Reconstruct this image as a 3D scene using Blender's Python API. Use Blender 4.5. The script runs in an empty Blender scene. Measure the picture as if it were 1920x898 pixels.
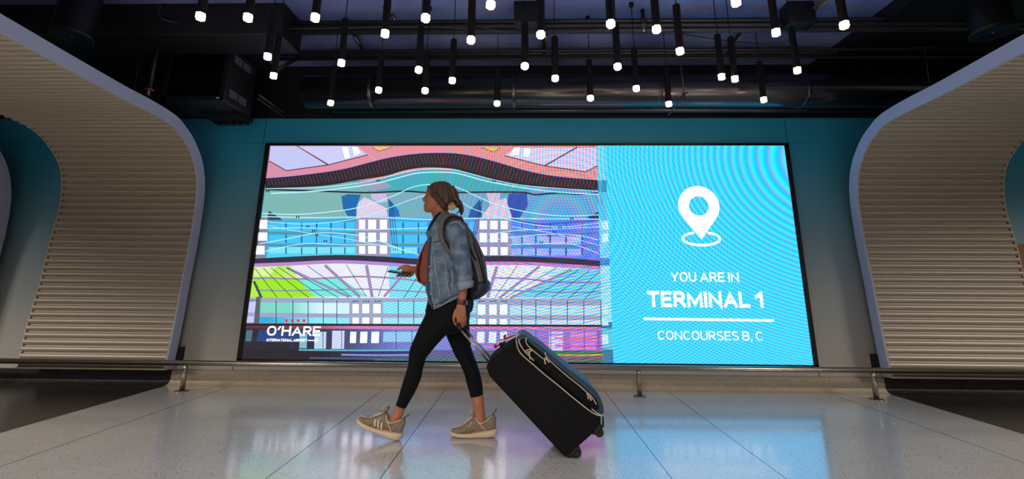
import bpy, bmesh, math, random
from math import sin, cos, pi, radians
from mathutils import Vector as V, Matrix
random.seed(7)
SC = bpy.context.scene
COL = SC.collection

# ------------------------------------------------------------------ camera
H = 0.95
YAW, PITCH, ROLL, CY, FL = 0.0227, 0.2279, 0.0068, 334.64, 853.0
_f = V((-sin(YAW)*cos(PITCH), cos(YAW)*cos(PITCH), sin(PITCH)))
_r0 = V((cos(YAW), sin(YAW), 0)); _u0 = _r0.cross(_f)
_r = _r0*cos(ROLL) + _u0*sin(ROLL); _u = -_r0*sin(ROLL) + _u0*cos(ROLL)
CAMP = V((0, 0, H))
cd = bpy.data.cameras.new('camera'); cam = bpy.data.objects.new('camera', cd); COL.objects.link(cam)
cd.sensor_width = 36; cd.lens = 36*FL/1920; cd.shift_y = (CY-449)/1920; cd.clip_start = .05
cam.matrix_world = Matrix(((_r.x, _u.x, -_f.x, 0), (_r.y, _u.y, -_f.y, 0), (_r.z, _u.z, -_f.z, H), (0, 0, 0, 1)))
SC.camera = cam

def ray(x, y): return _f + _r*((x-960)/FL) - _u*((y-CY)/FL)
def at(x, y, Y):
    d = ray(x, y); return CAMP + d*(Y/d.y)
def atZ(x, y, Z):
    d = ray(x, y); return CAMP + d*((Z-H)/d.z)

# ------------------------------------------------------------------ light
SC.view_settings.view_transform = 'Standard'; SC.view_settings.look = 'None'
SC.view_settings.exposure = 0; SC.view_settings.gamma = 1
w = bpy.data.worlds.new('world'); SC.world = w; w.use_nodes = True
w.node_tree.nodes['Background'].inputs[0].default_value = (1, .94, .90, 1)
w.node_tree.nodes['Background'].inputs[1].default_value = .17
def area(name, loc, sx, sy, power, col, rot=(0, 0, 0)):
    l = bpy.data.lights.new(name, 'AREA'); l.shape = 'RECTANGLE'; l.size = sx; l.size_y = sy
    l.energy = power; l.color = col; l.spread = radians(152)
    o = bpy.data.objects.new(name, l); COL.objects.link(o); o.location = loc; o.rotation_euler = rot
    return o
# ceiling luminaires of the walkway behind the viewer
area('ceiling_light', (-8.0, .2, 3.1), 2.6, .6, 560, (1, .93, .85))
area('ceiling_light', (8.0, .2, 3.1), 2.6, .6, 560, (1, .93, .85))
area('ceiling_light', (-.6, -1.8, 3.1), 3.0, .6, 330, (1, .93, .85))
SCREEN_GAIN = 1.15
LAMP_GAIN = 26.0

# ------------------------------------------------------------------ helpers
def lin(c):
    return tuple(((v/255)/12.92 if v/255 <= .04045 else (((v/255)+.055)/1.055)**2.4) for v in c)
def mat(name, rgb, rough=.6, metal=0, spec=.5, noise=None, bump=None, coat=0):
    """noise=(scale, rgb2, lo, hi[, stretch]); bump=(scale, strength)"""
    m = bpy.data.materials.new(name); m.use_nodes = True; nt = m.node_tree
    b = nt.nodes['Principled BSDF']; c = lin(rgb)+(1,)
    b.inputs['Base Color'].default_value = c; b.inputs['Roughness'].default_value = rough
    b.inputs['Metallic'].default_value = metal; b.inputs['Specular IOR Level'].default_value = spec
    b.inputs['Coat Weight'].default_value = coat
    tc = nt.nodes.new('ShaderNodeTexCoord')
    if noise:
        n = nt.nodes.new('ShaderNodeTexNoise'); n.inputs['Scale'].default_value = noise[0]; n.inputs['Detail'].default_value = 4
        mp = nt.nodes.new('ShaderNodeMapping')
        if len(noise) > 4: mp.inputs['Scale'].default_value = noise[4]
        nt.links.new(tc.outputs['Object'], mp.inputs[0]); nt.links.new(mp.outputs[0], n.inputs['Vector'])
        r = nt.nodes.new('ShaderNodeValToRGB'); r.color_ramp.elements[0].position = noise[2]; r.color_ramp.elements[1].position = noise[3]
        r.color_ramp.elements[0].color = c; r.color_ramp.elements[1].color = lin(noise[1])+(1,)
        nt.links.new(n.outputs['Fac'], r.inputs[0]); nt.links.new(r.outputs[0], b.inputs['Base Color'])
    if bump:
        n = nt.nodes.new('ShaderNodeTexNoise'); n.inputs['Scale'].default_value = bump[0]; n.inputs['Detail'].default_value = 5
        nt.links.new(tc.outputs['Object'], n.inputs['Vector'])
        k = nt.nodes.new('ShaderNodeBump'); k.inputs['Strength'].default_value = bump[1]; k.inputs['Distance'].default_value = .01
        nt.links.new(n.outputs['Fac'], k.inputs['Height']); nt.links.new(k.outputs[0], b.inputs['Normal'])
    return m
def emit(name, rgb, s):
    m = bpy.data.materials.new(name); m.use_nodes = True; nt = m.node_tree
    b = nt.nodes['Principled BSDF']; b.inputs['Base Color'].default_value = lin(rgb)+(1,)
    b.inputs['Emission Color'].default_value = lin(rgb)+(1,); b.inputs['Emission Strength'].default_value = s
    return m
def obj(name, bm, m, parent=None, smooth=True, recalc=True):
    if recalc: bmesh.ops.recalc_face_normals(bm, faces=bm.faces)
    me = bpy.data.meshes.new(name); bm.to_mesh(me); bm.free()
    if smooth:
        for p in me.polygons: p.use_smooth = True
    if m: me.materials.append(m)
    o = bpy.data.objects.new(name, me); COL.objects.link(o)
    if parent:
        o.parent = parent; o.matrix_parent_inverse = parent.matrix_world.inverted()
    return o
def tag(o, label=None, cat=None, group=None, kind=None):
    if label: o['label'] = label
    if cat: o['category'] = cat
    if group: o['group'] = group
    if kind: o['kind'] = kind
    return o
def empty(name, loc, label, cat, group=None):
    o = bpy.data.objects.new(name, None); COL.objects.link(o); o.location = loc
    o.matrix_world = Matrix.Translation(V(loc)); o.empty_display_size = .1
    return tag(o, label, cat, group)
def struct(name, bm, m, smooth=False): return tag(obj(name, bm, m, None, smooth), kind='structure')
def box(bm, a, b):
    a, b = V(a), V(b)
    vs = [bm.verts.new((x, y, z)) for x in (a.x, b.x) for y in (a.y, b.y) for z in (a.z, b.z)]
    for f in ((0, 1, 3, 2), (4, 6, 7, 5), (0, 4, 5, 1), (2, 3, 7, 6), (0, 2, 6, 4), (1, 5, 7, 3)):
        bm.faces.new([vs[i] for i in f])
    return vs
def loft(bm, secs, n=20, closed=False):
    """secs: (center, A, B, exponent) ; ring = c + A*cos + B*sin, superellipse; capped"""
    rings = []
    for s in secs:
        c, A, B = V(s[0]), V(s[1]), V(s[2]); e = s[3] if len(s) > 3 else 2
        r = []
        for i in range(n):
            t = 2*pi*i/n; cc, ss = cos(t), sin(t)
            x = math.copysign(abs(cc)**(2/e), cc); y = math.copysign(abs(ss)**(2/e), ss)
            r.append(bm.verts.new(c+A*x+B*y))
        rings.append(r)
    for a, b in zip(rings, rings[1:]):
        for i in range(n): bm.faces.new((a[i], a[(i+1) % n], b[(i+1) % n], b[i]))
    if closed:
        a, b = rings[-1], rings[0]
        for i in range(n): bm.faces.new((a[i], a[(i+1) % n], b[(i+1) % n], b[i]))
    else:
        for r in (rings[0], rings[-1]): 
            c = bm.verts.new(sum((v.co for v in r), V())/n)
            for i in range(n): bm.faces.new((r[i], r[(i+1) % n], c))
def catmull(P, k=6):
    P = [V(p) for p in P]; out = []
    for i in range(len(P)-1):
        a = P[max(i-1, 0)]; b = P[i]; c = P[i+1]; d = P[min(i+2, len(P)-1)]
        for j in range(k):
            t = j/k
            out.append(.5*((2*b)+(c-a)*t+(2*a-5*b+4*c-d)*t*t+(3*b-a-3*c+d)*t**3))
    out.append(P[-1]); return out
def tube(bm, P, r, n=10, smooth=0, flat=None):
    """tube along points; r number or list; flat=(axis vector, width) makes a strap"""
    rr = r if isinstance(r, (list, tuple)) else [r]*len(P)
    if smooth:
        Q = catmull(P, smooth); R = []
        for i in range(len(P)-1):
            for j in range(smooth): R.append(rr[i]+(rr[i+1]-rr[i])*j/smooth)
        R.append(rr[-1]); P, rr = Q, R
    P = [V(p) for p in P]; secs = []; up = None
    for i, p in enumerate(P):
        t = (P[min(i+1, len(P)-1)]-P[max(i-1, 0)]).normalized()
        if flat:
            B = (V(flat[0])-t*V(flat[0]).dot(t)).normalized(); A = t.cross(B)
            secs.append((p, A*rr[i], B*flat[1], 3))
        else:
            if up is None: up = V((0, 0, 1)) if abs(t.z) < .9 else V((0, 1, 0))
            A = (up-t*up.dot(t)).normalized(); up = A
            secs.append((p, A*rr[i], t.cross(A)*rr[i]))
    loft(bm, secs, n)
def ell(bm, c, r, rot=None, seg=16):
    m = Matrix.Translation(V(c)) @ (rot.to_4x4() if rot else Matrix()) @ Matrix.Diagonal((*r, 1))
    bmesh.ops.create_uvsphere(bm, u_segments=seg, v_segments=seg//2+2, radius=1, matrix=m)
def lathe(bm, prof, c, n=24, axis='Z'):
    secs = []
    for r, h in prof:
        if axis == 'Z': secs.append((V(c)+V((0, 0, h)), V((r, 0, 0)), V((0, r, 0))))
        elif axis == 'Y': secs.append((V(c)+V((0, h, 0)), V((r, 0, 0)), V((0, 0, r))))
        else: secs.append((V(c)+V((h, 0, 0)), V((0, r, 0)), V((0, 0, r))))
    loft(bm, secs, n)
def prism(bm, pts, d, close=True):
    """extrude a polygon (list of V) by vector d"""
    a = [bm.verts.new(V(p)) for p in pts]; b = [bm.verts.new(V(p)+V(d)) for p in pts]
    n = len(a)
    for i in range(n): bm.faces.new((a[i], a[(i+1) % n], b[(i+1) % n], b[i]))
    bm.faces.new(a); bm.faces.new(b[::-1])
def apply_mods(o):
    dg = bpy.context.evaluated_depsgraph_get(); dg.update()
    me = bpy.data.meshes.new_from_object(o.evaluated_get(dg))
    for p in me.polygons: p.use_smooth = True
    o.modifiers.clear(); o.data = me
    return o
def remeshed(name, bm, m, parent, vox=.006, it=4, disp=None):
    o = obj(name, bm, m, parent)
    r = o.modifiers.new('r', 'REMESH'); r.mode = 'VOXEL'; r.voxel_size = vox
    s = o.modifiers.new('s', 'SMOOTH'); s.iterations = it; s.factor = .5
    if disp:
        t = bpy.data.textures.new(name, 'CLOUDS'); t.noise_scale = disp[0]
        d = o.modifiers.new('d', 'DISPLACE'); d.texture = t; d.strength = disp[1]; d.mid_level = .5; d.texture_coords = 'LOCAL'
    return apply_mods(o)
def bevelled(o, w, seg=3, ang=40):
    b = o.modifiers.new('b', 'BEVEL'); b.width = w; b.segments = seg; b.limit_method = 'ANGLE'; b.angle_limit = radians(ang)
    return apply_mods(o)

# ------------------------------------------------------------------ structure materials
def terrazzo(name, base, dark, light, rough, thr=.16, scale=90, spec=.5):
    m = bpy.data.materials.new(name); m.use_nodes = True; nt = m.node_tree; b = nt.nodes['Principled BSDF']
    tc = nt.nodes.new('ShaderNodeTexCoord')
    def chips(sc, t0, t1):
        v = nt.nodes.new('ShaderNodeTexVoronoi'); v.inputs['Scale'].default_value = sc
        nt.links.new(tc.outputs['Object'], v.inputs['Vector'])
        s = nt.nodes.new('ShaderNodeSeparateColor'); nt.links.new(v.outputs['Color'], s.inputs[0])
        r = nt.nodes.new('ShaderNodeMath'); r.operation = 'LESS_THAN'; r.inputs[1].default_value = t0
        nt.links.new(s.outputs[0], r.inputs[0])
        d = nt.nodes.new('ShaderNodeMath'); d.operation = 'LESS_THAN'; d.inputs[1].default_value = t1
        nt.links.new(v.outputs['Distance'], d.inputs[0])
        k = nt.nodes.new('ShaderNodeMath'); k.operation = 'MULTIPLY'
        nt.links.new(r.outputs[0], k.inputs[0]); nt.links.new(d.outputs[0], k.inputs[1]); return k
    def mix(fac, c1, c2):
        x = nt.nodes.new('ShaderNodeMix'); x.data_type = 'RGBA'
        nt.links.new(fac, x.inputs[0])
        for i, c in ((6, c1), (7, c2)):
            if isinstance(c, tuple): x.inputs[i].default_value = lin(c)+(1,)
            else: nt.links.new(c, x.inputs[i])
        return x.outputs[2]
    n = nt.nodes.new('ShaderNodeTexNoise'); n.inputs['Scale'].default_value = 2.5; n.inputs['Detail'].default_value = 6
    nt.links.new(tc.outputs['Object'], n.inputs['Vector'])
    base2 = tuple(v*.88 for v in base)
    c = mix(n.outputs['Fac'], base2, base)
    c = mix(chips(scale, thr, .5).outputs[0], c, dark)
    c = mix(chips(scale*1.7, thr*.8, .4).outputs[0], c, tuple((a+b_)/2 for a, b_ in zip(base, dark)))
    c = mix(chips(scale*1.2, .12, .4).outputs[0], c, light)
    nt.links.new(c, b.inputs['Base Color']); b.inputs['Roughness'].default_value = rough
    b.inputs['Specular IOR Level'].default_value = spec
    return m
M = {}
M['floor'] = terrazzo('pale_terrazzo', (208, 204, 198), (128, 124, 120), (228, 224, 216), .15, .13, 130)
for k_ in ('floor',):
    b_ = M[k_].node_tree.nodes['Principled BSDF']; b_.inputs['Coat Weight'].default_value = 1; b_.inputs['Coat IOR'].default_value = 1.85; b_.inputs['Coat Roughness'].default_value = .125; b_.inputs['Roughness'].default_value = .3
M['dark_floor'] = terrazzo('dark_terrazzo', (48, 44, 40), (20, 18, 17), (96, 92, 86), .25, .3, 120)
M['dark_curb'] = terrazzo('dark_curb', (34, 31, 29), (16, 14, 13), (110, 106, 98), .5, .3, 150, .25)
M['curb'] = terrazzo('beige_terrazzo', (190, 172, 146), (112, 98, 84), (206, 190, 166), .4, .12, 170)
M['deck'] = mat('screen_tinted_deck', (92, 104, 158), .5, noise=(1.6, (128, 142, 196), .35, .7), bump=(9, .5))  # the screen's blue light is partly put into this deck colour
M['black'] = mat('black_paint', (10, 10, 12), .5, noise=(12, (16, 16, 19), .4, .7))
M['gloss_black'] = mat('black_gloss', (20, 21, 25), .24, spec=1)
M['rod'] = mat('pendant_black', (7, 7, 8), .6, spec=.25)
M['steel'] = mat('brushed_steel', (150, 140, 128), .28, 1, noise=(60, (176, 166, 152), .3, .7, (.2, 6, 6)))
M['white'] = mat('screen_tinted_white', (172, 178, 206), .5)  # lavender cast of the screen's glow mixed into the white of the bands
M['panel'] = mat('perforated_metal', (174, 160, 142), .36, .15, noise=(400, (152, 139, 122), .45, .6))
M['trim'] = mat('beige_trim', (186, 166, 142), .5)
M['conduit'] = mat('conduit', (60, 60, 66), .35, .5)

# graded wall print: teal at the top running out to pale grey
def wallmat():
    m = bpy.data.materials.new('graded_wall'); m.use_nodes = True; nt = m.node_tree; b = nt.nodes['Principled BSDF']
    g = nt.nodes.new('ShaderNodeNewGeometry'); s = nt.nodes.new('ShaderNodeSeparateXYZ'); nt.links.new(g.outputs['Position'], s.inputs[0])
    k = nt.nodes.new('ShaderNodeMapRange'); k.inputs[1].default_value = 0; k.inputs[2].default_value = 2.7
    nt.links.new(s.outputs['Z'], k.inputs[0]); r = nt.nodes.new('ShaderNodeValToRGB'); nt.links.new(k.outputs[0], r.inputs[0])
    e = r.color_ramp.elements; e[0].position = .12; e[0].color = lin((166, 160, 150))+(1,)
    e[1].position = 1; e[1].color = lin((40, 150, 190))+(1,)
    for p, c in ((.35, (150, 158, 156)), (.55, (114, 154, 166)), (.75, (74, 152, 178)), (.88, (42, 150, 186))):
        x = e.new(p); x.color = lin(c)+(1,)
    nt.links.new(r.outputs[0], b.inputs['Base Color']); b.inputs['Roughness'].default_value = .42
    return m
M['wall'] = wallmat()

# ------------------------------------------------------------------ room shell
YW = 4.5865
XD = 3.335
bm = bmesh.new(); box(bm, (-XD, -4, -.05), (XD, YW+.05, 0)); struct('floor', bm, M['floor'])
for i, s in enumerate((-1, 1)):
    bm = bmesh.new(); box(bm, (s*XD, -4, -.05), (s*14, YW+.05, 0)); struct('floor_'+('left', 'right')[i], bm, M['dark_floor'])
bm = bmesh.new(); box(bm, (-14, YW, 0), (14, YW+.12, 2.672)); struct('wall_back', bm, M['wall'])
bm = bmesh.new(); box(bm, (-14, YW-.012, 2.672), (14, YW+.12, 3.3)); struct('wall_header', bm, M['black'])
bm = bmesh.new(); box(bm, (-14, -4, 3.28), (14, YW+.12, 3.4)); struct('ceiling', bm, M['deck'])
bm = bmesh.new(); box(bm, (-14, -4.1, 0), (-13.9, YW, 3.3)); struct('wall_left', bm, M['wall'])
bm = bmesh.new(); box(bm, (13.9, -4.1, 0), (14, YW, 3.3)); struct('wall_right', bm, M['wall'])
# terrazzo cove base
def cove(x0, x1, m, name):
    prof = [(YW+.001, 0), (YW+.001, .128), (YW-.016, .128), (YW-.018, .05), (YW-.026, .026), (YW-.045, .010), (YW-.075, .0008), (YW-.075, 0)]
    bm = bmesh.new(); prism(bm, [(x0, y, z) for y, z in prof], (x1-x0, 0, 0)); return struct(name, bm, m)
cove(-XD, XD, M['curb'], 'baseboard_back'); cove(-14, -XD, M['dark_curb'], 'baseboard_left'); cove(XD, 14, M['dark_curb'], 'baseboard_right')
# floor divider strips
M['zinc'] = mat('zinc_strip', (120, 124, 130), .2, 1)
n = 0
for X in (-2.73, -1.27, -.706, .757, 1.3376, 2.797):
    n += 1; bm = bmesh.new(); box(bm, (X-.0028, -4, -.004), (X+.0028, YW-.075, .0006)); struct('trim_%d' % n, bm, M['zinc'])
# dark line across the floor by the wall and the seams between wall panels
M['seam'] = mat('seam', (24, 34, 38), .8)
for a, b in (((-9, YW-.0015, 2.3985), (-2.76, YW, 2.4005)), ((2.76, YW-.0015, 2.3985), (9, YW, 2.4005)),
             ((-2.763, YW-.0015, .128), (-2.758, YW, .205)), ((2.757, YW-.0015, .128), (2.762, YW, .205)),
             ((-2.763, YW-.0015, 2.385), (-2.758, YW, 2.672)), ((2.757, YW-.0015, 2.385), (2.762, YW, 2.672))):
    n += 1; bm = bmesh.new(); box(bm, a, b); struct('trim_%d' % n, bm, M['seam'])
# seam in the curb and the wooden framed notice far right behind the ribbed panel
bm = bmesh.new(); a = at(1906, 458, YW-.03); b = at(1960, 590, YW)
box(bm, (a.x, YW-.03, b.z), (b.x+.3, YW, a.z))
o = obj('notice_board', bm, mat('brown_wood', (150, 96, 44), .5, noise=(8, (120, 74, 32), .3, .7, (1, 1, 12))), None, False)
tag(o, 'brown wooden board on the teal wall at the far right, behind the ribbed panel', 'board')

# ------------------------------------------------------------------ ribbed wing panels
PROF = [(4.42, .245), (4.425, .6), (4.428, .9), (4.424, 1.2), (4.412, 1.4), (4.385, 1.6), (4.335, 1.78), (4.258, 1.95), (4.165, 2.1),
        (4.02, 2.225), (3.85, 2.30), (3.68, 2.337), (3.5, 2.345), (3.2, 2.345), (2.6, 2.345), (2.0, 2.345), (1.5, 2.345)]
PROF = [(4.418, .172)]+PROF
_pp = []
for i in range(len(PROF)-1):
    a, b = V(PROF[i]), V(PROF[i+1]); k = max(1, int((b-a).length/.02))
    p0, p3 = V(PROF[max(i-1, 0)]), V(PROF[min(i+2, len(PROF)-1)])
    for j in range(k):
        t = j/k; _pp.append(a.lerp(b, t))
_pp.append(V(PROF[-1]))
for _ in range(12): _pp = [_pp[0]]+[(_pp[i-1]+_pp[i]*2+_pp[i+1])/4 for i in range(1, len(_pp)-1)]+[_pp[-1]]
_ss = [0.]
for a, b in zip(_pp, _pp[1:]): _ss.append(_ss[-1]+(b-a).length)
SMAX = _ss[-1]
def prof(s):
    s = max(0, min(SMAX, s))
    for i in range(len(_ss)-1):
        if _ss[i+1] >= s:
            t = (s-_ss[i])/(_ss[i+1]-_ss[i]); p = _pp[i].lerp(_pp[i+1], t); d = (_pp[i+1]-_pp[i]).normalized()
            return p, d
    return _pp[-1], (_pp[-1]-_pp[-2]).normalized()
def onprof(x, y):
    d = ray(x, y); tx, tz = d.x/d.y, d.z/d.y
    for i in range(len(_pp)-1):
        e0 = (_pp[i].y-H)-tz*_pp[i].x; e1 = (_pp[i+1].y-H)-tz*_pp[i+1].x
        if e1 >= 0:
            t = -e0/(e1-e0); t = max(0, t); p = _pp[i].lerp(_pp[i+1], t)
            return _ss[i]+t*(_ss[i+1]-_ss[i]), tx*p.x
    return SMAX, tx*_pp[-1].x
OUTR = [(313, 690), (322, 649), (334, 589), (346, 523), (358, 463), (367, 409), (373, 360), (373.5, 345), (372, 324), (361, 285), (340, 249), (327, 233), (311, 223), (230, 180), (105, 112), (0, 54)]
OUTL = [(33, 690), (35, 675), (45, 628), (60, 577), (78, 517), (91, 460), (99, 430), (110, 396), (114, 369), (115.5, 347), (114, 320), (106, 297), (91, 275), (72, 252), (49, 235), (23, 222), (0, 213.5)]
def outline(px):
    P = [onprof(*p) for p in px]; P.sort()
    a, b = P[-2], P[-1]; k = (b[1]-a[1])/(b[0]-a[0]) if b[0] != a[0] else 0
    P.append((SMAX+.05, b[1]+k*(SMAX+.05-b[0])))
    P = [(P[0][0]-.3, P[0][1]+(P[0][1]-P[1][1])/(P[0][0]-P[1][0])*-.3)]+P
    # resample + smooth
    S = [i*SMAX/300 for i in range(301)]; X = []
    for s in S:
        for (s0, x0), (s1, x1) in zip(P, P[1:]):
            if s1 >= s: X.append(x0+(x1-x0)*(s-s0)/(s1-s0+1e-9)); break
        else: X.append(P[-1][1])
    for _ in range(14): X = [X[0]]+[(X[i-1]+2*X[i]+X[i+1])/4 for i in range(1, 300)]+[X[-1]]
    return lambda s: X[min(299, int(s/SMAX*300))]+(X[min(300, int(s/SMAX*300)+1)]-X[min(299, int(s/SMAX*300))])*(s/SMAX*300-min(299, int(s/SMAX*300)))
XR = outline(OUTR); XL = outline(OUTL)
PITCH_R = .0625
def wing(sign, dx, label, group='ribbed wing panels'):
    f = lambda x: sign*(x+dx)
    def P(s, x, off):   # off: away from the viewer side (behind the face)
        p, d = prof(s); nrm = V((d.y, -d.x))          # points away from viewer/up
        q = p+nrm*off; return V((f(x), q.x, q.y))
    root = empty('ribbed_wall_panel', (f((XL(0)+XR(0))/2), 4.42, .172), label, 'wall panel', group)
    # corrugated face: half-round ribs, open ends towards the inner trim
    bm = bmesh.new(); rows = []; N = int(SMAX/PITCH_R)*10
    for i in range(N+1):
        s = SMAX*i/N; ph = (s/PITCH_R) % 1
        o = .004-.024*abs(sin(pi*ph))**.8
        a, b = XL(s)+.012, XR(s)-.016
        n0 = a+.030*(1-abs(sin(pi*ph))**.7)
        rows.append([bm.verts.new(P(s, x, o)) for x in (n0, a+.034, (a+b)/2, b)])
    for r0, r1 in zip(rows, rows[1:]):
        for i in range(3): bm.faces.new((r0[i], r0[i+1], r1[i+1], r1[i]))
    obj('ribbed_face', bm, M['panel'], root, recalc=False)
    # side bands: closed strips following the outlines
    def strip(name, X, x0, x1, o0, o1, m):
        bm = bmesh.new(); rr = []
        for i in range(241):
            s = SMAX*i/240
            rr.append([bm.verts.new(P(s, X(s)+a, b)) for a, b in ((x0, o0), (x1, o0), (x1, o1), (x0, o1))])
        for r0, r1 in zip(rr, rr[1:]):
            for i in range(4): bm.faces.new((r0[i], r0[(i+1) % 4], r1[(i+1) % 4], r1[i]))
        bm.faces.new(rr[0]); bm.faces.new(rr[-1][::-1])
        o = obj(name, bm, m, root, False); return o
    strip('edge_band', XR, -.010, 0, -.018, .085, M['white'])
    strip('face_lip', XR, -.018, -.010, -.020, -.004, M['trim'])
    strip('inner_trim', XL, 0, .014, -.004, .085, M['trim'])
    bm = bmesh.new(); rr = []
    for i in range(121):
        s = SMAX*i/120; rr.append([bm.verts.new(P(s, x, .06)) for x in (XL(s)+.005, XR(s)-.005)])
    for r0, r1 in zip(rr, rr[1:]): bm.faces.new((r0[0], r0[1], r1[1], r1[0]))
    obj('backing_sheet', bm, M['black'], root)
    bm = bmesh.new(); a, b = XL(0), XR(0)
    vs = box(bm, (f(a), 4.398, .158), (f(b), 4.503, .172)); obj('bottom_lip', bm, M['trim'], root, False)
    # mounting bracket in the gap to the wall
    bm = bmesh.new(); xb = XR(.3)
    box(bm, (f(xb-.03), 4.51, .22), (f(xb+.012), YW, .34)); obj('bracket', bm, M['black'], root, False)
    return root
DX = (-.7381+1.1898)*4.40*-1
wing(1, 0, 'large ribbed beige wall panel left of the screen, widening and curving overhead')
wing(-1, 0, 'large ribbed beige wall panel right of the screen, curving up overhead')
wing(1, DX, 'ribbed beige wall panel at the far left, cut off by the picture edge')

# ------------------------------------------------------------------ screen
YS = YW-.035
XA, XB, ZA, ZB = -2.7054, 2.7393, .2099, 2.3812
scr = empty('video_screen', ((XA+XB)/2, YW, ZA), 'huge black-framed lit screen on the teal wall showing an airport tunnel and TERMINAL 1', 'screen')
M['bezel'] = mat('bezel', (10, 10, 12), .35)
bm = bmesh.new(); bt, bs = .026, .046
box(bm, (XA, YS-.018, ZA), (XB, YW, ZA+.03)); box(bm, (XA, YS-.018, ZB-bt), (XB, YW, ZB))
box(bm, (XA, YS-.018, ZA), (XA+bs, YW, ZB)); box(bm, (XB-bs, YS-.018, ZA), (XB, YW, ZB))
obj('bezel', bm, M['bezel'], scr, False)
def picmat():
    m = bpy.data.materials.new('led_picture'); m.use_nodes = True; nt = m.node_tree; N = nt.nodes; L = nt.links
    b = N['Principled BSDF']; b.inputs['Base Color'].default_value = (.01, .01, .01, 1); b.inputs['Roughness'].default_value = .6
    at_ = N.new('ShaderNodeAttribute'); at_.attribute_name = 'Col'
    g = N.new('ShaderNodeNewGeometry'); s = N.new('ShaderNodeSeparateXYZ'); L.new(g.outputs['Position'], s.inputs[0])
    def mth(op, a, b2=None):
        n = N.new('ShaderNodeMath'); n.operation = op
        for i, v in enumerate((a, b2)):
            if v is None: continue
            if isinstance(v, (int, float)): n.inputs[i].default_value = v
            else: L.new(v, n.inputs[i])
        return n.outputs[0]
    X, Z = s.outputs['X'], s.outputs['Z']
    def ringp(xc, zc, kx, kz):
        dx = mth('SUBTRACT', X, xc); dz = mth('SUBTRACT', Z, zc)
        return mth('ADD', mth('MULTIPLY', mth('MULTIPLY', dx, dx), kx), mth('MULTIPLY', mth('MULTIPLY', dz, dz), kz))
    p1 = ringp(3.3, 2.2, 34, 62); p2 = ringp(.4, 3.4, 60, 30); p3 = ringp(.2, .2, 9, 40)
    p4 = mth('ADD', mth('MULTIPLY', Z, 235.0), mth('ADD', mth('MULTIPLY', X, -66.0), mth('MULTIPLY', mth('MULTIPLY', X, X), 9.0)))
    def sm(a, b, v):
        n = N.new('ShaderNodeMapRange'); n.inputs[1].default_value = a; n.inputs[2].default_value = b; n.clamp = True; L.new(v, n.inputs[0]); return n.outputs[0]
    left = sm(.95, .75, X); low = mth('MULTIPLY', sm(1.35, 1.05, Z), left); upp = mth('MULTIPLY', sm(1.05, 1.4, Z), left)
    def chan(ph, amp):
        a = mth('SINE', mth('ADD', p1, ph)); c = mth('SINE', mth('ADD', p2, ph*.7)); d = mth('SINE', mth('ADD', p3, ph*1.3))
        t = mth('ADD', mth('MULTIPLY', a, amp), mth('MULTIPLY', mth('MULTIPLY', c, d), amp*.8))
        u = mth('MULTIPLY', mth('MULTIPLY', mth('SINE', mth('ADD', p4, ph)), low), .52)
        v = mth('MULTIPLY', mth('MULTIPLY', mth('SINE', mth('ADD', mth('MULTIPLY', X, 330.0), ph)), mth('SINE', mth('ADD', mth('MULTIPLY', Z, 330.0), ph*.5))), mth('MULTIPLY', upp, .42))
        return mth('ADD', mth('ADD', t, u), v)
    amt = N.new('ShaderNodeMapRange'); amt.inputs[1].default_value = -2.6; amt.inputs[2].default_value = .7
    amt.inputs[3].default_value = .35; amt.inputs[4].default_value = 1; L.new(X, amt.inputs[0])
    cc = N.new('ShaderNodeSeparateColor'); L.new(at_.outputs['Color'], cc.inputs[0])
    out = []
    for i, (ph, am, add) in enumerate(((0., .66, .07), (2.1, .28, .03), (4.2, .20, .03))):
        t = mth('MULTIPLY', chan(ph, am), amt.outputs[0])
        v = mth('MULTIPLY', cc.outputs[i], mth('ADD', t, 1.0))
        v = mth('ADD', v, mth('MULTIPLY', t, add)); out.append(mth('MAXIMUM', v, 0.0))
    k = N.new('ShaderNodeCombineColor')
    for i in range(3): L.new(out[i], k.inputs[i])
    L.new(k.outputs[0], b.inputs['Emission Color']); b.inputs['Emission Strength'].default_value = SCREEN_GAIN
    return m
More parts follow.
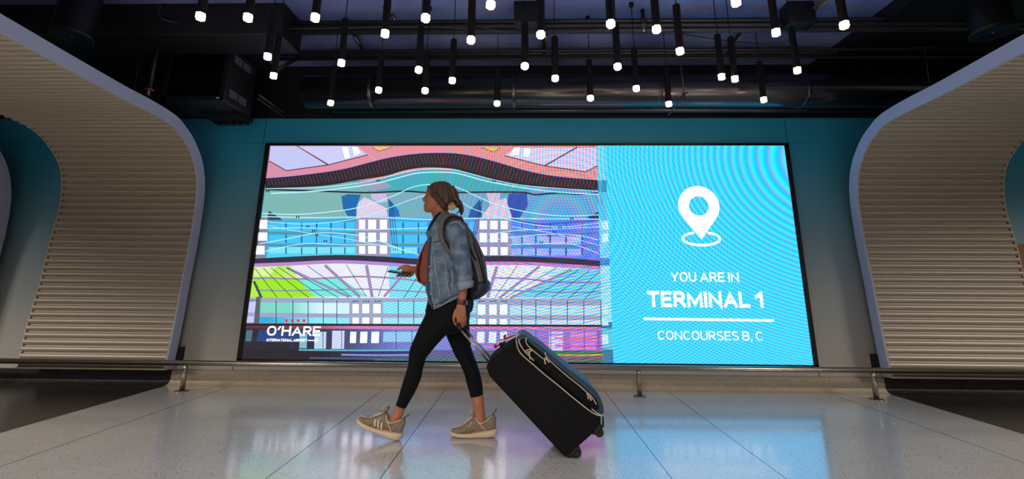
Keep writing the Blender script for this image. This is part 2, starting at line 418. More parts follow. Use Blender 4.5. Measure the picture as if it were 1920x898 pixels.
class Pic:
    def __init__(s): s.v = []; s.f = []; s.c = []; s.y = YS
    def add(s, pts, col):
        k = len(s.v)
        for p in pts: s.v.append(p)
        s.f.append(list(range(k, k+len(pts)))); c_ = lin(col); k_ = 1.7 if min(c_) > .86 else 1.0; s.c.append(tuple(v*k_ for v in c_)+(1,))   # the brightest panels of the display are far over white
    def layer(s): s.y -= .00006
    def px(s, x, y): 
        p = at(x, y, s.y); p.x = min(max(p.x, XA+bs-.002), XB-bs+.002); p.z = min(max(p.z, ZA+.028), ZB-bt+.002); return p
    def poly(s, pts, col): s.layer(); s.add([s.px(*p) for p in pts], col)
    def band(s, up, lo, col, k=5):
        """area between two polylines"""
        s.layer(); U = catmull([(x, y, 0) for x, y in up], k); Lo = catmull([(x, y, 0) for x, y in lo], k)
        def samp(P, x):
            for a, b in zip(P, P[1:]):
                if b.x >= x: return a.y+(b.y-a.y)*max(0, (x-a.x)/max(b.x-a.x, 1e-6))
            return P[-1].y
        x0, x1 = max(U[0].x, Lo[0].x), min(U[-1].x, Lo[-1].x)
        x0, x1 = (U[0].x+Lo[0].x)/2, (U[-1].x+Lo[-1].x)/2
        n = 60
        for i in range(n):
            a, b = x0+(x1-x0)*i/n, x0+(x1-x0)*(i+1)/n
            c = col(a) if callable(col) else col
            s.add([s.px(a, samp(U, a)), s.px(b, samp(U, b)), s.px(b, samp(Lo, b)), s.px(a, samp(Lo, a))], c)
    def line(s, pts, w_, col, k=6):
        s.layer(); P = catmull([(x, y, 0) for x, y in pts], k) if k > 1 else [V((x, y, 0)) for x, y in pts]
        for a, b in zip(P, P[1:]):
            d = (b-a); 
            if d.length < 1e-6: continue
            nn = V((-d.y, d.x, 0)).normalized()*w_/2
            s.add([s.px(*(a+nn).xy), s.px(*(b+nn).xy), s.px(*(b-nn).xy), s.px(*(a-nn).xy)], col)
    def rect(s, x0, y0, x1, y1, col, sk=0): s.poly([(x0, y0), (x1, y0), (x1+sk, y1), (x0+sk, y1)], col)
    def grid(s, xs, ys, col):
        s.layer()
        for a, b in xs:
            for c, d in ys:
                s.add([s.px(a, c), s.px(b, c), s.px(b, d), s.px(a, d)], col)
    def build(s, name, m, parent):
        me = bpy.data.meshes.new(name); me.from_pydata([tuple(v) for v in s.v], [], s.f)
        a = me.color_attributes.new('Col', 'FLOAT_COLOR', 'CORNER'); i = 0
        for f, c in zip(s.f, s.c):
            for _ in f: a.data[i].color = c; i += 1
        me.materials.append(m); o = bpy.data.objects.new(name, me); COL.objects.link(o)
        o.parent = parent; o.matrix_parent_inverse = parent.matrix_world.inverted(); return o
P = Pic()
def mixc(a, b, t): t = max(0, min(1, t)); return tuple(x+(y-x)*t for x, y in zip(a, b))
BR = lambda y: 1119+(y-280)*.03      # right edge of the tunnel picture
# bases
P.poly([(440, 262), (1160, 262), (1160, 700), (440, 700)], (80, 150, 185))
xx = lambda *p: [(q[0], q[1]) for q in p]
# upper gallery ceiling
P.band([(495, 270), (1122, 272)], [(495, 338), (1122, 340)], lambda x: mixc((205, 135, 160), (232, 140, 140), (x-500)/500), 1)
lav = (186, 190, 232)
P.poly([(507, 274), (555, 274), (613, 309), (537, 319), (505, 302)], lav)
P.poly([(559, 274), (667, 274), (688, 290), (617, 308)], (196, 196, 236))
P.line([(557, 273), (615, 309)], 2.2, (60, 50, 60), 1); P.line([(505, 302), (537, 320), (616, 309), (690, 290)], 1.8, (90, 55, 70), 1)
P.poly([(641, 276), (652, 276), (656, 296), (647, 297)], (245, 240, 255)); P.poly([(661, 276), (671, 276), (676, 286), (664, 292)], (245, 240, 255))
P.line([(668, 273), (708, 302)], 1.5, (210, 170, 205), 1)
P.poly([(698, 275), (735, 275), (724, 279.5), (710, 283)], (225, 190, 110)); P.line([(697, 275), (710, 283.5), (724, 279.5), (736, 275)], 1.5, (150, 90, 60), 1)
P.poly([(1024, 310), (1083, 277), (1119, 277), (1119, 311), (1098, 321)], (205, 190, 230)); P.poly([(947, 291), (969, 277), (1079, 277), (1020, 310)], (210, 195, 228))
P.line([(1021, 311), (1082, 276)], 2.2, (60, 40, 60), 1); P.line([(946, 292), (1021, 311), (1098, 322), (1120, 311)], 1.8, (95, 45, 60), 1)
P.poly([(963, 278), (974, 276), (972, 291), (957, 290)], (250, 240, 250)); P.poly([(983, 278), (995, 279), (991, 294), (981, 293)], (250, 240, 250))
P.poly([(903, 277), (937, 277), (926, 284.5)], (230, 185, 95)); P.line([(902, 276.5), (926, 285), (938, 276.5)], 1.5, (150, 80, 50), 1)
# vault behind the neon
P.band([(492, 340), (1124, 345)], [(488, 412), (1130, 414)], lambda x: mixc((118, 172, 172), (96, 150, 205), (x-600)/500), 1)
P.poly([(500, 356), (620, 352), (700, 362), (640, 400), (560, 408), (520, 395), (500, 370)], (120, 172, 168))
P.poly([(690, 340), (790, 318), (900, 320), (990, 352), (990, 366), (840, 360), (690, 360)], (70, 160, 175))
for q, c in (([(640, 368), (652, 364), (677, 365), (668, 388), (668, 406), (652, 405), (643, 391)], (8, 100, 165)),
             ([(669, 393), (672, 380), (683, 370), (696, 375), (711, 383), (724, 390), (727, 406), (669, 406)], (215, 195, 222)),
             ([(695, 363), (724, 363), (727, 378), (712, 381), (697, 373)], (196, 178, 210)),
             ([(676, 340), (720, 340), (735, 350), (700, 358), (680, 352)], (150, 150, 180)),
             ([(729, 373), (747, 393), (750, 406), (729, 406)], (10, 110, 185)),
             ([(878, 408), (882, 394), (900, 373), (904, 407)], (20, 90, 160)),
             ([(904, 404), (914, 391), (927, 378), (948, 371), (958, 386), (959, 408), (904, 408)], (212, 190, 215)),
             ([(953, 365), (960, 362), (988, 363), (990, 386), (979, 401), (973, 411), (960, 407), (951, 380)], (40, 80, 170)),
             ([(912, 362), (938, 362), (936, 378), (918, 384)], (205, 180, 205)),
             ([(998, 364), (1030, 364), (1060, 368), (1100, 366), (1122, 368), (1124, 404), (980, 408)], (100, 160, 205)),
             ([(504, 395), (530, 412), (500, 412)], (40, 60, 80)), ([(1100, 408), (1124, 396), (1124, 412)], (30, 50, 100))): P.poly(q, c)
# black gallery arch
up = [(497, 334.5), (542, 331), (594, 325), (645, 317), (696, 304), (734, 295), (786, 288), (840, 287), (878, 291), (917, 300), (955, 311), (994, 322), (1045, 331), (1121, 338)]
lo = [(497, 353), (568, 351), (619, 347), (670, 338), (722, 330), (760, 319), (798, 314), (840, 315.5), (866, 320), (904, 332), (942, 342), (994, 349), (1045, 354), (1121, 358)]
P.band([(x, y-1.2) for x, y in up], up, (150, 130, 220), 3)
P.band(up, lo, (42, 32, 36), 3)
P.layer()
for i in range(95):
    x = 502+i*6.5
    U = next((a[1]+(b[1]-a[1])*(x-a[0])/(b[0]-a[0]) for a, b in zip(up, up[1:]) if b[0] >= x), 336)
    L_ = next((a[1]+(b[1]-a[1])*(x-a[0])/(b[0]-a[0]) for a, b in zip(lo, lo[1:]) if b[0] >= x), 356)
    k = (L_-U)*.3*(1 if x > 830 else -1)*.6
    P.add([P.px(x+k*.3, U+2), P.px(x+1.4+k*.3, U+2), P.px(x+1.4-k, U+(L_-U)*.75), P.px(x-k, U+(L_-U)*.75)], (78, 66, 92))
P.line([(497, 355), (560, 357), (620, 359), (660, 360.5), (700, 361), (760, 358.5), (800, 361), (853, 361), (930, 360), (983, 361), (1004, 365), (1045, 362), (1088, 364), (1122, 362)], 3, (38, 34, 52))
# window band
P.band([(483, 411), (560, 413), (640, 410), (700, 408), (790, 409), (900, 409), (990, 414), (1131, 410)], [(478, 486), (1135, 490)],
       lambda x: mixc((40, 165, 232), (105, 120, 232), (x-720)/330) if x < 1135 else (90, 120, 230), 2)
P.poly([(668, 408), (730, 408), (732, 484), (664, 484)], (150, 142, 176)); P.poly([(894, 408), (957, 408), (960, 486), (894, 486)], (150, 140, 180))
P.poly([(483, 408), (503, 408), (498, 486), (476, 486)], (120, 125, 150))
for y in (436.5, 459.5): P.line([(500, y), (560, y+1), (620, y), (668, y)], 4.2, (92, 138, 140)); P.line([(731, y-1), (800, y), (894, y+1)], 4, (92, 140, 150)); P.line([(957, y-1), (1040, y+3), (1130, y)], 4, (80, 120, 175))
P.line([(503, 413), (560, 420), (620, 418), (668, 412)], 3, (90, 120, 120)); P.line([(957, 410), (1010, 420), (1080, 416), (1130, 412)], 3, (80, 90, 170))
P.poly([(503, 463), (560, 463), (620, 463), (668, 462), (668, 478), (560, 480), (500, 484)], (80, 196, 225)); P.poly([(594, 443), (616, 440), (620, 452), (612, 459), (594, 458)], (130, 190, 225))
P.grid([(505, 534), (538, 563.5), (567, 591.5), (595.5, 618.5), (622.5, 644.5), (648, 665), (733, 753.5), (757.5, 782.5), (786, 800)], [(416, 433.5), (440.5, 456.5)], (66, 186, 236))
P.grid([(505, 534), (538, 563.5), (567, 591.5), (595.5, 618.5), (622.5, 644.5), (648, 665), (733, 753.5), (757.5, 782.5)], [(463.5, 475)], (118, 216, 236))
P.grid([(820, 845), (850, 875), (879, 893)], [(416, 433.5), (441, 457), (464, 477)], (90, 170, 235))
P.grid([(959, 977), (980, 1003), (1006, 1029), (1033, 1059), (1063, 1089)], [(443, 458), (466, 479)], (150, 170, 238))
P.grid([(x, x+1.6) for x in (535.5, 565, 593, 620, 646, 755, 784, 978, 1004, 1031, 1061, 1091)], [(418, 430), (440, 455), (464, 477)], (22, 40, 90))
wh = (246, 246, 255)
P.grid([(673.5, 684.5), (690.5, 705), (712.5, 725.5)], [(412, 429), (436.5, 453.5), (461.5, 475.5)], wh)
P.grid([(899.5, 913), (919, 933), (939, 952)], [(414, 429.5), (437, 454), (463.5, 478)], wh)
P.grid([(484, 501)], [(412.5, 428), (436, 451)], wh); P.grid([(480, 496)], [(461, 477)], wh)
for dx in (0, 3, 6): P.line([(728+dx, 372+dx), (732+dx*1.5, 420), (738+dx*1.2, 470)], 1, (15, 20, 60)); P.line([(905-dx, 374+dx), (900-dx, 404), (893-dx, 440)], 1, (20, 20, 70))
# neon lines
neon = (178, 238, 255)
for pts, w_ in (([(508, 362.5), (583, 359), (645, 352.5), (706, 343.5), (747, 333), (786, 324), (840, 323), (866, 327), (891, 334), (924, 342), (994, 354), (1045, 360), (1129, 365)], 2.2),
                ([(498, 354), (620, 350), (708, 336), (760, 322), (799, 317), (840, 317), (880, 325), (930, 338), (994, 349), (1121, 358)], 1.2),
                ([(491, 400), (555, 402), (619, 397), (670, 389.5), (722, 373), (747, 363), (773, 351), (804, 346), (845, 348.5), (866, 355), (891, 366.5), (924, 380.5), (968, 393.5), (1019, 402), (1070, 405), (1134, 402)], 1.6),
                ([(491, 406), (594, 408), (696, 407), (798, 411.5), (866, 410), (942, 409), (1019, 410), (1138, 411)], 1.7),
                ([(491, 414), (568, 420), (645, 414), (696, 402), (760, 378), (798, 365)], 1.2), ([(868, 381), (891, 393), (942, 409), (994, 420), (1050, 425.5), (1124, 418)], 1.3),
                ([(488, 429), (568, 427), (670, 430.5), (747, 429), (811, 427)], 1.4), ([(917, 439.5), (968, 432), (1045, 429), (1124, 425)], 1.4),
                ([(486, 457), (542, 447), (594, 437), (645, 438), (696, 447), (760, 470)], 1.5), ([(904, 452), (968, 444), (1032, 439), (1083, 441), (1122, 450)], 1.4),
                ([(495, 471.5), (568, 457), (645, 459), (722, 460), (786, 478)], 1.3), ([(955, 459), (1019, 457), (1070, 457), (1122, 475)], 1.3),
                ([(488, 420), (560, 434), (640, 446), (722, 462)], 1.0), ([(960, 425), (1040, 438), (1130, 462)], 1.0)): P.line(pts, w_, neon, 4)
for x, y in ((502, 357.5), (558, 406), (577, 424), (588, 432), (594, 439), (610, 451.5), (709, 338), (926, 339), (1072, 409), (1050, 426), (1039, 434.5), (1030, 441.5), (1015, 454)):
    P.rect(x-3, y-1.5, x-1, y+2.5, (10, 15, 40)); P.rect(x+1, y-1.5, x+3, y+2.5, (10, 15, 40))
# lower gallery arch
up2 = [(477, 485), (542, 481.5), (632, 478), (722, 481), (786, 485), (850, 482), (909, 480), (962, 480), (1065, 484), (1127, 489)]
lo2 = [(477, 494), (542, 491.5), (632, 487.5), (722, 491.5), (786, 496), (850, 492), (909, 490.5), (988, 491), (1065, 495), (1127, 499.5)]
lo3 = [(x, y+6.5) for x, y in lo2]
P.band([(470, 492), (1132, 494)], [(462, 562), (1132, 564)], lambda x: mixc((172, 226, 70), (232, 228, 250), (x-510)/110) if x < 700 else mixc((232, 228, 250), (90, 208, 238), (x-730)/50) if x < 820 else mixc((90, 208, 238), (232, 232, 250), (x-840)/50) if x < 950 else mixc((232, 232, 250), (120, 205, 245), (x-990)/90), 1)
P.poly([(478, 497), (520, 497), (505, 518), (476, 518)], (205, 235, 150))
P.band([(737, 497), (800, 499)], [(722, 557), (800, 560)], (120, 214, 240), 1); P.poly([(545, 497), (600, 496), (640, 520), (560, 521)], (226, 220, 246)); P.poly([(920, 496), (1040, 498), (1000, 520), (918, 519)], (236, 226, 244)); P.poly([(1075, 506), (1126, 508), (1128, 558), (960, 558)], (110, 200, 240)); P.poly([(478, 522), (560, 522), (600, 556), (490, 558)], (150, 222, 40))
P.poly([(560, 524), (640, 522), (690, 556), (590, 556)], (110, 225, 215))
P.band(up2, lo2, (46, 44, 66), 3); P.band(lo2, lo3, lambda x: mixc((176, 130, 200), (190, 120, 190), (x-700)/300), 3)
pg = (150, 132, 172)
for (a, b, w_) in (((538, 502), (655, 557), 4.5), ((609, 497), (675, 557), 5.5), ((687, 497), (698, 557), 6), ((752, 520), (720, 556), 4.5), ((932, 499), (914, 558), 6), ((1012, 499), (936, 559), 5), ((1072, 505), (956, 559), 4.5)): P.line([a, b], w_, pg, 1)
P.line([(474, 522), (506, 521.5), (560, 523), (600, 522), (640, 520), (680, 518.5), (737, 521.5), (800, 528)], 3.4, pg); P.line([(480, 544), (540, 545), (594, 544), (640, 543), (680, 542), (737, 544), (801, 548)], 2.8, (140, 140, 170))
P.line([(921, 521), (980, 522.5), (1040, 528), (1129, 530)], 3.4, (150, 120, 205)); P.line([(921, 544), (988, 545.5), (1040, 548), (1130, 548)], 2.8, (110, 140, 205))
for a, b in (((478, 503), (520, 558)), ((494, 503), (548, 558)), ((508, 502), (579, 558)), ((522, 501), (607, 558)), ((536, 501), (635, 558)), ((576, 498), (660, 557)), ((649, 496), (687, 556)), ((728, 500), (709, 556)),
             ((782, 520), (757, 558)), ((800, 524), (778, 558)), ((970, 498), (928, 558)), ((1044, 502), (947, 558)), ((1085, 506), (1000, 558)), ((1106, 507), (1035, 558)), ((1125, 509), (1065, 560)), ((1128, 530), (1096, 560))): P.line([a, b], 1.2, (40, 60, 70), 1)
P.line([(476, 527), (491, 560)], 5, (60, 80, 80), 1)
# lower windows
P.poly([(462, 558), (1132, 560), (1134, 611), (458, 608)], (150, 158, 190))
P.band([(486, 567), (655, 568)], [(486, 586.5), (655, 588)], lambda x: mixc((120, 205, 190), (205, 238, 255), (x-540)/60), 1)
P.band([(482, 594), (655, 596)], [(482, 605), (655, 607)], lambda x: mixc((30, 165, 205), (130, 225, 240), (x-500)/90), 1)
P.rect(718, 566, 893, 588, (130, 218, 240)); P.rect(718, 596, 893, 608, (150, 222, 245))
P.rect(956, 573, 1126, 591, (176, 214, 246)); P.rect(956, 600, 1126, 610, (190, 215, 250))
P.grid([(x, x+1.5) for x in (517, 548.5, 577, 605.5, 631, 746, 775, 977.5, 1004, 1032, 1063, 1094, 1126)], [(563, 608)], (36, 70, 110))
P.poly([(481, 556), (489, 556), (486, 606), (476, 606)], (84, 92, 104)); P.poly([(462, 566), (480, 566), (477, 586), (460, 586)], (190, 190, 235)); P.rect(460, 593, 476, 604, (190, 190, 235))
P.grid([(661, 672.5), (679.5, 692), (700, 713.5)], [(570, 587), (595.5, 606.5)], (252, 248, 255))
P.grid([(896, 910), (917.5, 931), (937.5, 951)], [(571, 590), (598, 609.5)], (252, 248, 255))
P.grid([(x-1, x+1.2) for x in (662.5, 666.5, 671, 682, 686.5, 691, 703.5, 708, 712.5, 899, 903, 908, 920, 924.5, 929, 941, 945, 949.5)], [(563.7, 566)], (10, 15, 40))
P.grid([(x-1, x+1) for x in (471, 475, 480)], [(562, 564)], (20, 20, 40))
# dark sill and floor reflections
def fl(x): return mixc((34, 34, 48), (112, 120, 198), (x-570)/170) if x < 800 else mixc((118, 128, 205), (150, 110, 190), (x-800)/250)
P.band([(455, 606), (1134, 609)], [(448, 690), (1136, 692)], fl, 1)
P.band([(455, 606), (1134, 609)], [(455, 609.5), (1134, 613)], (28, 20, 40), 1)
P.band([(455, 610.5), (1134, 613)], [(455, 616), (1134, 618)], lambda x: mixc((95, 40, 44), (205, 120, 170), (x-500)/160), 1)
P.poly([(462, 619), (474, 619), (471, 640), (460, 640)], (70, 110, 120)); P.poly([(486, 618), (600, 618), (600, 642), (480, 640)], (30, 62, 120))
for x0, x1, y0, y1, c in ((562, 576, 625, 653, (120, 175, 195)), (590, 612, 622, 654, (176, 205, 232)), (623, 646, 620, 654, (196, 205, 240)), (657, 668, 622, 643, (240, 240, 255)), (676, 689, 622, 643, (240, 240, 255)), (697, 711, 622, 643, (245, 240, 255)),
                          (719, 800, 622, 641, (140, 190, 232)), (895, 909, 622, 643, (240, 235, 250)), (917, 931, 622, 643, (240, 230, 250)), (938, 951, 622, 643, (240, 230, 250)), (1030, 1056, 622, 660, (205, 190, 235)), (1070, 1118, 622, 655, (205, 130, 200))): P.rect(x0, y0, x1, y1, c, -1)
P.band([(450, 654), (1135, 658)], [(448, 690), (1136, 692)], lambda x: mixc((28, 26, 38), (86, 86, 134), (x-590)/200) if x < 800 else mixc((92, 92, 140), (88, 92, 96), (x-800)/200), 1)
for y, x0, x1, c in ((656, 560, 800, (90, 170, 190)), (660, 660, 800, (40, 40, 110)), (665, 640, 800, (120, 150, 200)), (671, 580, 800, (70, 80, 130)), (660, 1030, 1131, (40, 120, 70)), (665, 1030, 1131, (190, 170, 60)), (670, 960, 1131, (170, 60, 150)),
                     (648, 1040, 1131, (225, 70, 170)), (640, 1056, 1131, (150, 110, 230)), (675, 700, 1131, (60, 120, 90)), (634, 1040, 1131, (230, 90, 150)), (650, 900, 1030, (200, 120, 210)), (627, 980, 1060, (150, 120, 225))): P.line([(x0, y), ((x0+x1)/2, y+1), (x1, y)], 3, c, 2)
P.grid([(x, x+1.2) for x in (548, 605, 640, 742, 772, 978, 1004, 1032, 1095, 1122)], [(619, 655)], (60, 60, 120))
# cross-fade strip and blue right-hand field
cy = (62, 204, 272)
P.poly([(1119, 262), (1560, 262), (1560, 700), (1131.5, 700)], cy)
def fade(y0, y1, c):
    e = lambda y: 1119+(y-280)*.03; f_ = lambda y: 1135+(y-280)*.038
    P.poly([(e(y0), y0), (f_(y0), y0), (f_(y1), y1), (e(y1), y1)], c)
fade(262, 338, (110, 205, 232)); fade(338, 360, (40, 140, 178)); fade(360, 412, (84, 190, 222)); fade(412, 484, (120, 200, 236)); fade(484, 498, (60, 130, 210)); fade(498, 604, (150, 215, 240)); fade(604, 616, (30, 120, 170)); fade(616, 655, (96, 190, 220)); fade(655, 700, (50, 120, 150))
for y0, y1 in ((415, 430), (438, 454), (572, 588), (598, 610), (627, 646)): P.poly([(1128, y0), (1140, y0), (1141, y1), (1129, y1)], (190, 232, 246))
P.poly([(1123, 338), (1127, 338), (1131, 384), (1127, 384)], (70, 170, 205))
P.build('tunnel_picture', picmat(), scr)

# lettering and symbols on the screen
M['led_white'] = emit('led_white', (250, 250, 255), 1.6*SCREEN_GAIN); M['led_red'] = emit('led_red', (235, 20, 40), 1.0*SCREEN_GAIN)
YT = YS-.0145
for k_ in ('led_white', 'led_red'): M[k_].node_tree.nodes['Principled BSDF'].inputs['Base Color'].default_value = (0, 0, 0, 1)
def _arc(cx, cy, rx, ry, a0, a1, n=14, p=2.35):
    out = []
    for i in range(n+1):
        t = radians(a0+(a1-a0)*i/n); c, s_ = cos(t), sin(t)
        out.append((cx+rx*math.copysign(abs(c)**(2/p), c), cy+ry*math.copysign(abs(s_)**(2/p), s_)))
    return out
GL = {  # width, strokes on a unit box
 'A': (.80, [[(0, 0), (.5, 1), (1, 0)], [(.2, .3), (.8, .3)]]), 'B': (.66, [[(0, 0), (0, 1)], [(0, 1), (.6, 1)]+_arc(.6, .76, .36, .24, 90, -90)+[(0, .52)], [(0, .52), (.6, .52)]+_arc(.6, .26, .4, .26, 90, -90)+[(0, 0)]]),
 'C': (.70, [_arc(.5, .5, .5, .5, 42, 318, 26)]), 'E': (.58, [[(0, 0), (0, 1)], [(0, 1), (1, 1)], [(0, .52), (.88, .52)], [(0, 0), (1, 0)]]),
 'H': (.74, [[(0, 0), (0, 1)], [(1, 0), (1, 1)], [(0, .52), (1, .52)]]), 'I': (.0, [[(0, 0), (0, 1)]]), 'L': (.56, [[(0, 1), (0, 0), (1, 0)]]),
 'M': (.92, [[(0, 0), (0, 1), (.5, .12), (1, 1), (1, 0)]]), 'N': (.74, [[(0, 0), (0, 1), (1, 0), (1, 1)]]), 'O': (.74, [_arc(.5, .5, .5, .5, 0, 360, 40)]),
 'P': (.64, [[(0, 0), (0, 1)], [(0, 1), (.6, 1)]+_arc(.6, .72, .4, .28, 90, -90)+[(0, .44)]]), 'R': (.66, [[(0, 0), (0, 1)], [(0, 1), (.55, 1)]+_arc(.55, .73, .4, .27, 90, -90)+[(0, .46)], [(.5, .46), (1, 0)]]),
 'S': (.64, [_arc(.5, .745, .46, .255, 35, 180, 12)+[(.12, .6), (.5, .5), (.9, .4)]+_arc(.5, .255, .5, .255, 0, -145, 12)]),
 'T': (.68, [[(0, 1), (1, 1)], [(.5, 1), (.5, 0)]]), 'U': (.70, [[(0, 1), (0, .4)]+_arc(.5, .36, .5, .36, 180, 360)+[(1, .4), (1, 1)]]),
 'Y': (.72, [[(0, 1), (.5, .42), (1, 1)], [(.5, .46), (.5, 0)]]), '1': (.34, [[(0, .74), (1, .96)], [(1, 1), (1, 0)]]), ',': (.05, [[(1, .06), (0, -.14)]]), "'": (.12, [[(1, 1), (0, .72)]])}
def text(body, x0, y0, x1, y1, name, parent=scr, wt=.14, gap=.16, slant=0):
    quads = []; X = 0; word = 0
    for ch in body:
        if ch == ' ': X += .30; word += 1; continue
        w_, strokes = GL[ch]; t = wt
        for st in strokes:
            pts = [V((X+t/2+u*w_, t/2+v*(1-t), 0)) for u, v in st]
            closed = (pts[0]-pts[-1]).length < 1e-4 and len(pts) > 3
            n = len(pts); offs = []
            for i in range(n):
                p_ = pts[i-1] if i else (pts[-2] if closed else None); q_ = pts[i+1] if i < n-1 else (pts[1] if closed else None)
                d0 = (pts[i]-p_).normalized() if p_ is not None and (pts[i]-p_).length > 1e-6 else None
                d1 = (q_-pts[i]).normalized() if q_ is not None and (q_-pts[i]).length > 1e-6 else None
                d0 = d0 or d1; d1 = d1 or d0; n0 = V((-d0.y, d0.x, 0)); n1 = V((-d1.y, d1.x, 0)); m_ = (n0+n1)
                m_ = m_.normalized() if m_.length > 1e-3 else n0
                offs.append(m_*(t/2)/max(.42, m_.dot(n0)))
            e0 = (pts[0]-pts[1]).normalized()*t/2; e1 = (pts[-1]-pts[-2]).normalized()*t/2
            if closed or (ch in 'SC'): e0 = e1 = V((0, 0, 0))
            for i in range(n-1):
                a_, b_ = pts[i].copy(), pts[i+1].copy()
                if i == 0: a_ += e0
                if i == n-2: b_ += e1
                quads.append((word, [a_+offs[i], b_+offs[i+1], b_-offs[i+1], a_-offs[i]]))
        X += w_+t+gap
    xs = [p.x for _, q in quads for p in q]; bx0, bx1 = min(xs), max(xs)
    a, b = at(x0, y0, YT), at(x1, y1, YT)
    for k, wd in enumerate(body.split(' ')):
        bm = bmesh.new()
        for g_, q in quads:
            if g_ == k: bm.faces.new([bm.verts.new(V((a.x+(b.x-a.x)*((p.x+slant*p.y)-bx0)/(bx1-bx0), YT, b.z+(a.z-b.z)*min(1, p.y)))) for p in q])
        o = obj(name, bm, M['led_white'], parent, False, False); o['label'] = 'white lettering reading '+wd
text('YOU ARE IN', 1257, 510, 1386, 528.5, 'lettering', wt=.15)
text('TERMINAL 1', 1213, 545.5, 1433, 577, 'lettering', wt=.21, gap=.13)
text('CONCOURSES B, C', 1233, 620, 1430, 638.5, 'lettering', wt=.125)
text("O'HARE", 502, 611, 600, 630, 'lettering', wt=.17, gap=.12)
text('INTERNATIONAL AIRPORT', 500, 634.8, 575, 640.6, 'lettering', wt=.19, slant=.12)
def flatpoly(name, polys, m, parent=scr, y=YT):
    bm = bmesh.new()
    for pts in polys: bm.faces.new([bm.verts.new(V((p[0], y, p[1]))) for p in pts])
    return obj(name, bm, m, parent, False, False)
def w2(x, y): p = at(x, y, YT); return (p.x, p.z)
flatpoly('underline', [[w2(1207, 595.5), w2(1451, 598.5), w2(1451, 603), w2(1207, 600)]], M['led_white'])
# airplane glyph with its trail
c0 = w2(594, 638); sx = .0052
pl = [(4, 0), (3, .7), (.8, .7), (-1.2, 4), (-2.2, 4), (-1.2, .7), (-2.8, .7), (-3.8, 2), (-4.6, 2), (-4, 0), (-4.6, -2), (-3.8, -2), (-2.8, -.7), (-1.2, -.7), (-2.2, -4), (-1.2, -4), (.8, -.7), (3, -.7)]
flatpoly('airplane_symbol', [[(c0[0]+x*sx, c0[1]+y*sx) for x, y in pl], [w2(577, 637.4), w2(590, 637.6), w2(590, 638.9), w2(577, 638.7)]], M['led_white'])
for x in (537, 548, 559, 570):
    cx, cz = w2(x, 601); r1, r2 = .026, .0105
    flatpoly('red_star', [[(cx+(r1 if i % 2 == 0 else r2)*sin(i*pi/6), cz+(r1 if i % 2 == 0 else r2)*cos(i*pi/6)) for i in range(12)]], M['led_red'])
# map pin: ring band between hole circle and drop outline
hc = w2(1309.5, 386.5); top = w2(1310, 349); rgt = w2(1348.5, 386); tip = w2(1313.5, 449)
R0 = (w2(1348.5, 386)[0]-w2(1272, 386)[0])/2; cxp = (w2(1348.5, 386)[0]+w2(1272, 386)[0])/2; czp = top[1]-R0; rh = R0*.485
TZ = tip[1]; polys = []; N_ = 96
def drop(a):
    # outline radius in direction a from the pin centre (downwards it runs to the tip)
    d = czp-TZ; dx_, dz_ = cos(a), sin(a)
    r = R0
    bet = math.acos(R0/d)            # tangent angle
    down = abs(((a+pi/2+pi) % (2*pi))-pi)
    if down < bet: r = min(d*.975, R0/cos(bet-down)*1.0) if down > .0 else d
    return r
for i in range(N_):
    a0, a1 = 2*pi*i/N_-pi/2, 2*pi*(i+1)/N_-pi/2
    q = []
    for a, ro in ((a0, 0), (a1, 0), (a1, 1), (a0, 1)):
        r = drop(a) if ro else rh; q.append((cxp+r*cos(a), czp+r*sin(a)))
    polys.append(q)
flatpoly('map_pin_symbol', polys, M['led_white'])
rc = w2(1315, 447.5); rx = (w2(1352, 447)[0]-w2(1278, 447)[0])/2-.012; rz = .062; polys = []
for i in range(60):
    t0 = radians(112)+i/60*radians(316); t1 = radians(112)+(i+1)/60*radians(316); q = []
    for t_, e_ in ((t0, -.011), (t1, -.011), (t1, .013), (t0, .013)): q.append((rc[0]+(rx+e_)*cos(t_), rc[1]+(rz+e_)*sin(t_)))
    polys.append(q)
flatpoly('ring_symbol', polys, M['led_white'])

# ------------------------------------------------------------------ handrail
rail = empty('bumper_rail', (0, 4.315, 0), 'low brushed steel rail on short posts running along the wall', 'rail')
bm = bmesh.new()
tube(bm, [(-8.8, 4.315, .237), (8.8, 4.315, .237)], .0235, 18); obj('rail_tube', bm, M['steel'], rail)
for X in (-7.1, -5.06, -3.03, -1.0, 1.03, 3.06, 5.09, 7.12):
    bm = bmesh.new(); lathe(bm, [(.0205, .005), (.0205, .19), (.017, .222)], (X, 4.318, 0), 18); p = obj('post', bm, M['steel'], rail)
    bm = bmesh.new(); lathe(bm, [(.054, 0), (.054, .004), (.05, .007), (.021, .008)], (X, 4.318, 0), 24); obj('flange', bm, M['steel'], p)

# ------------------------------------------------------------------ ceiling services
def bar(a, b, r, name, m, label, cat, group=None, n=14):
    bm = bmesh.new(); tube(bm, [a, b], r, n); return tag(obj(name, bm, m), label, cat, group)
bm = bmesh.new(); tube(bm, [(-2.15, 4.2, 2.81), (8.9, 4.2, 2.81)], .165, 32)
duct = tag(obj('ventilation_duct', bm, M['gloss_black']), 'long round black duct under the ceiling above the screen', 'duct')
for X in (-1.5, -.1, 1.3, 2.7, 4.1):
    bm = bmesh.new(); lathe(bm, [(.167, 0), (.170, .005), (.170, .03), (.167, .035)], (X, 4.2, 2.81), 32, 'X'); obj('seam_band', bm, M['gloss_black'], duct)
bar((-2.0, 4.46, 2.72), (8.9, 4.46, 2.72), .035, 'pipe', M['gloss_black'], 'thin black pipe just below the round duct, along the top of the wall', 'pipe')
def pz(y, Z, x=1000): return atZ(x, y, Z).y
g = 'pipes along the ceiling'
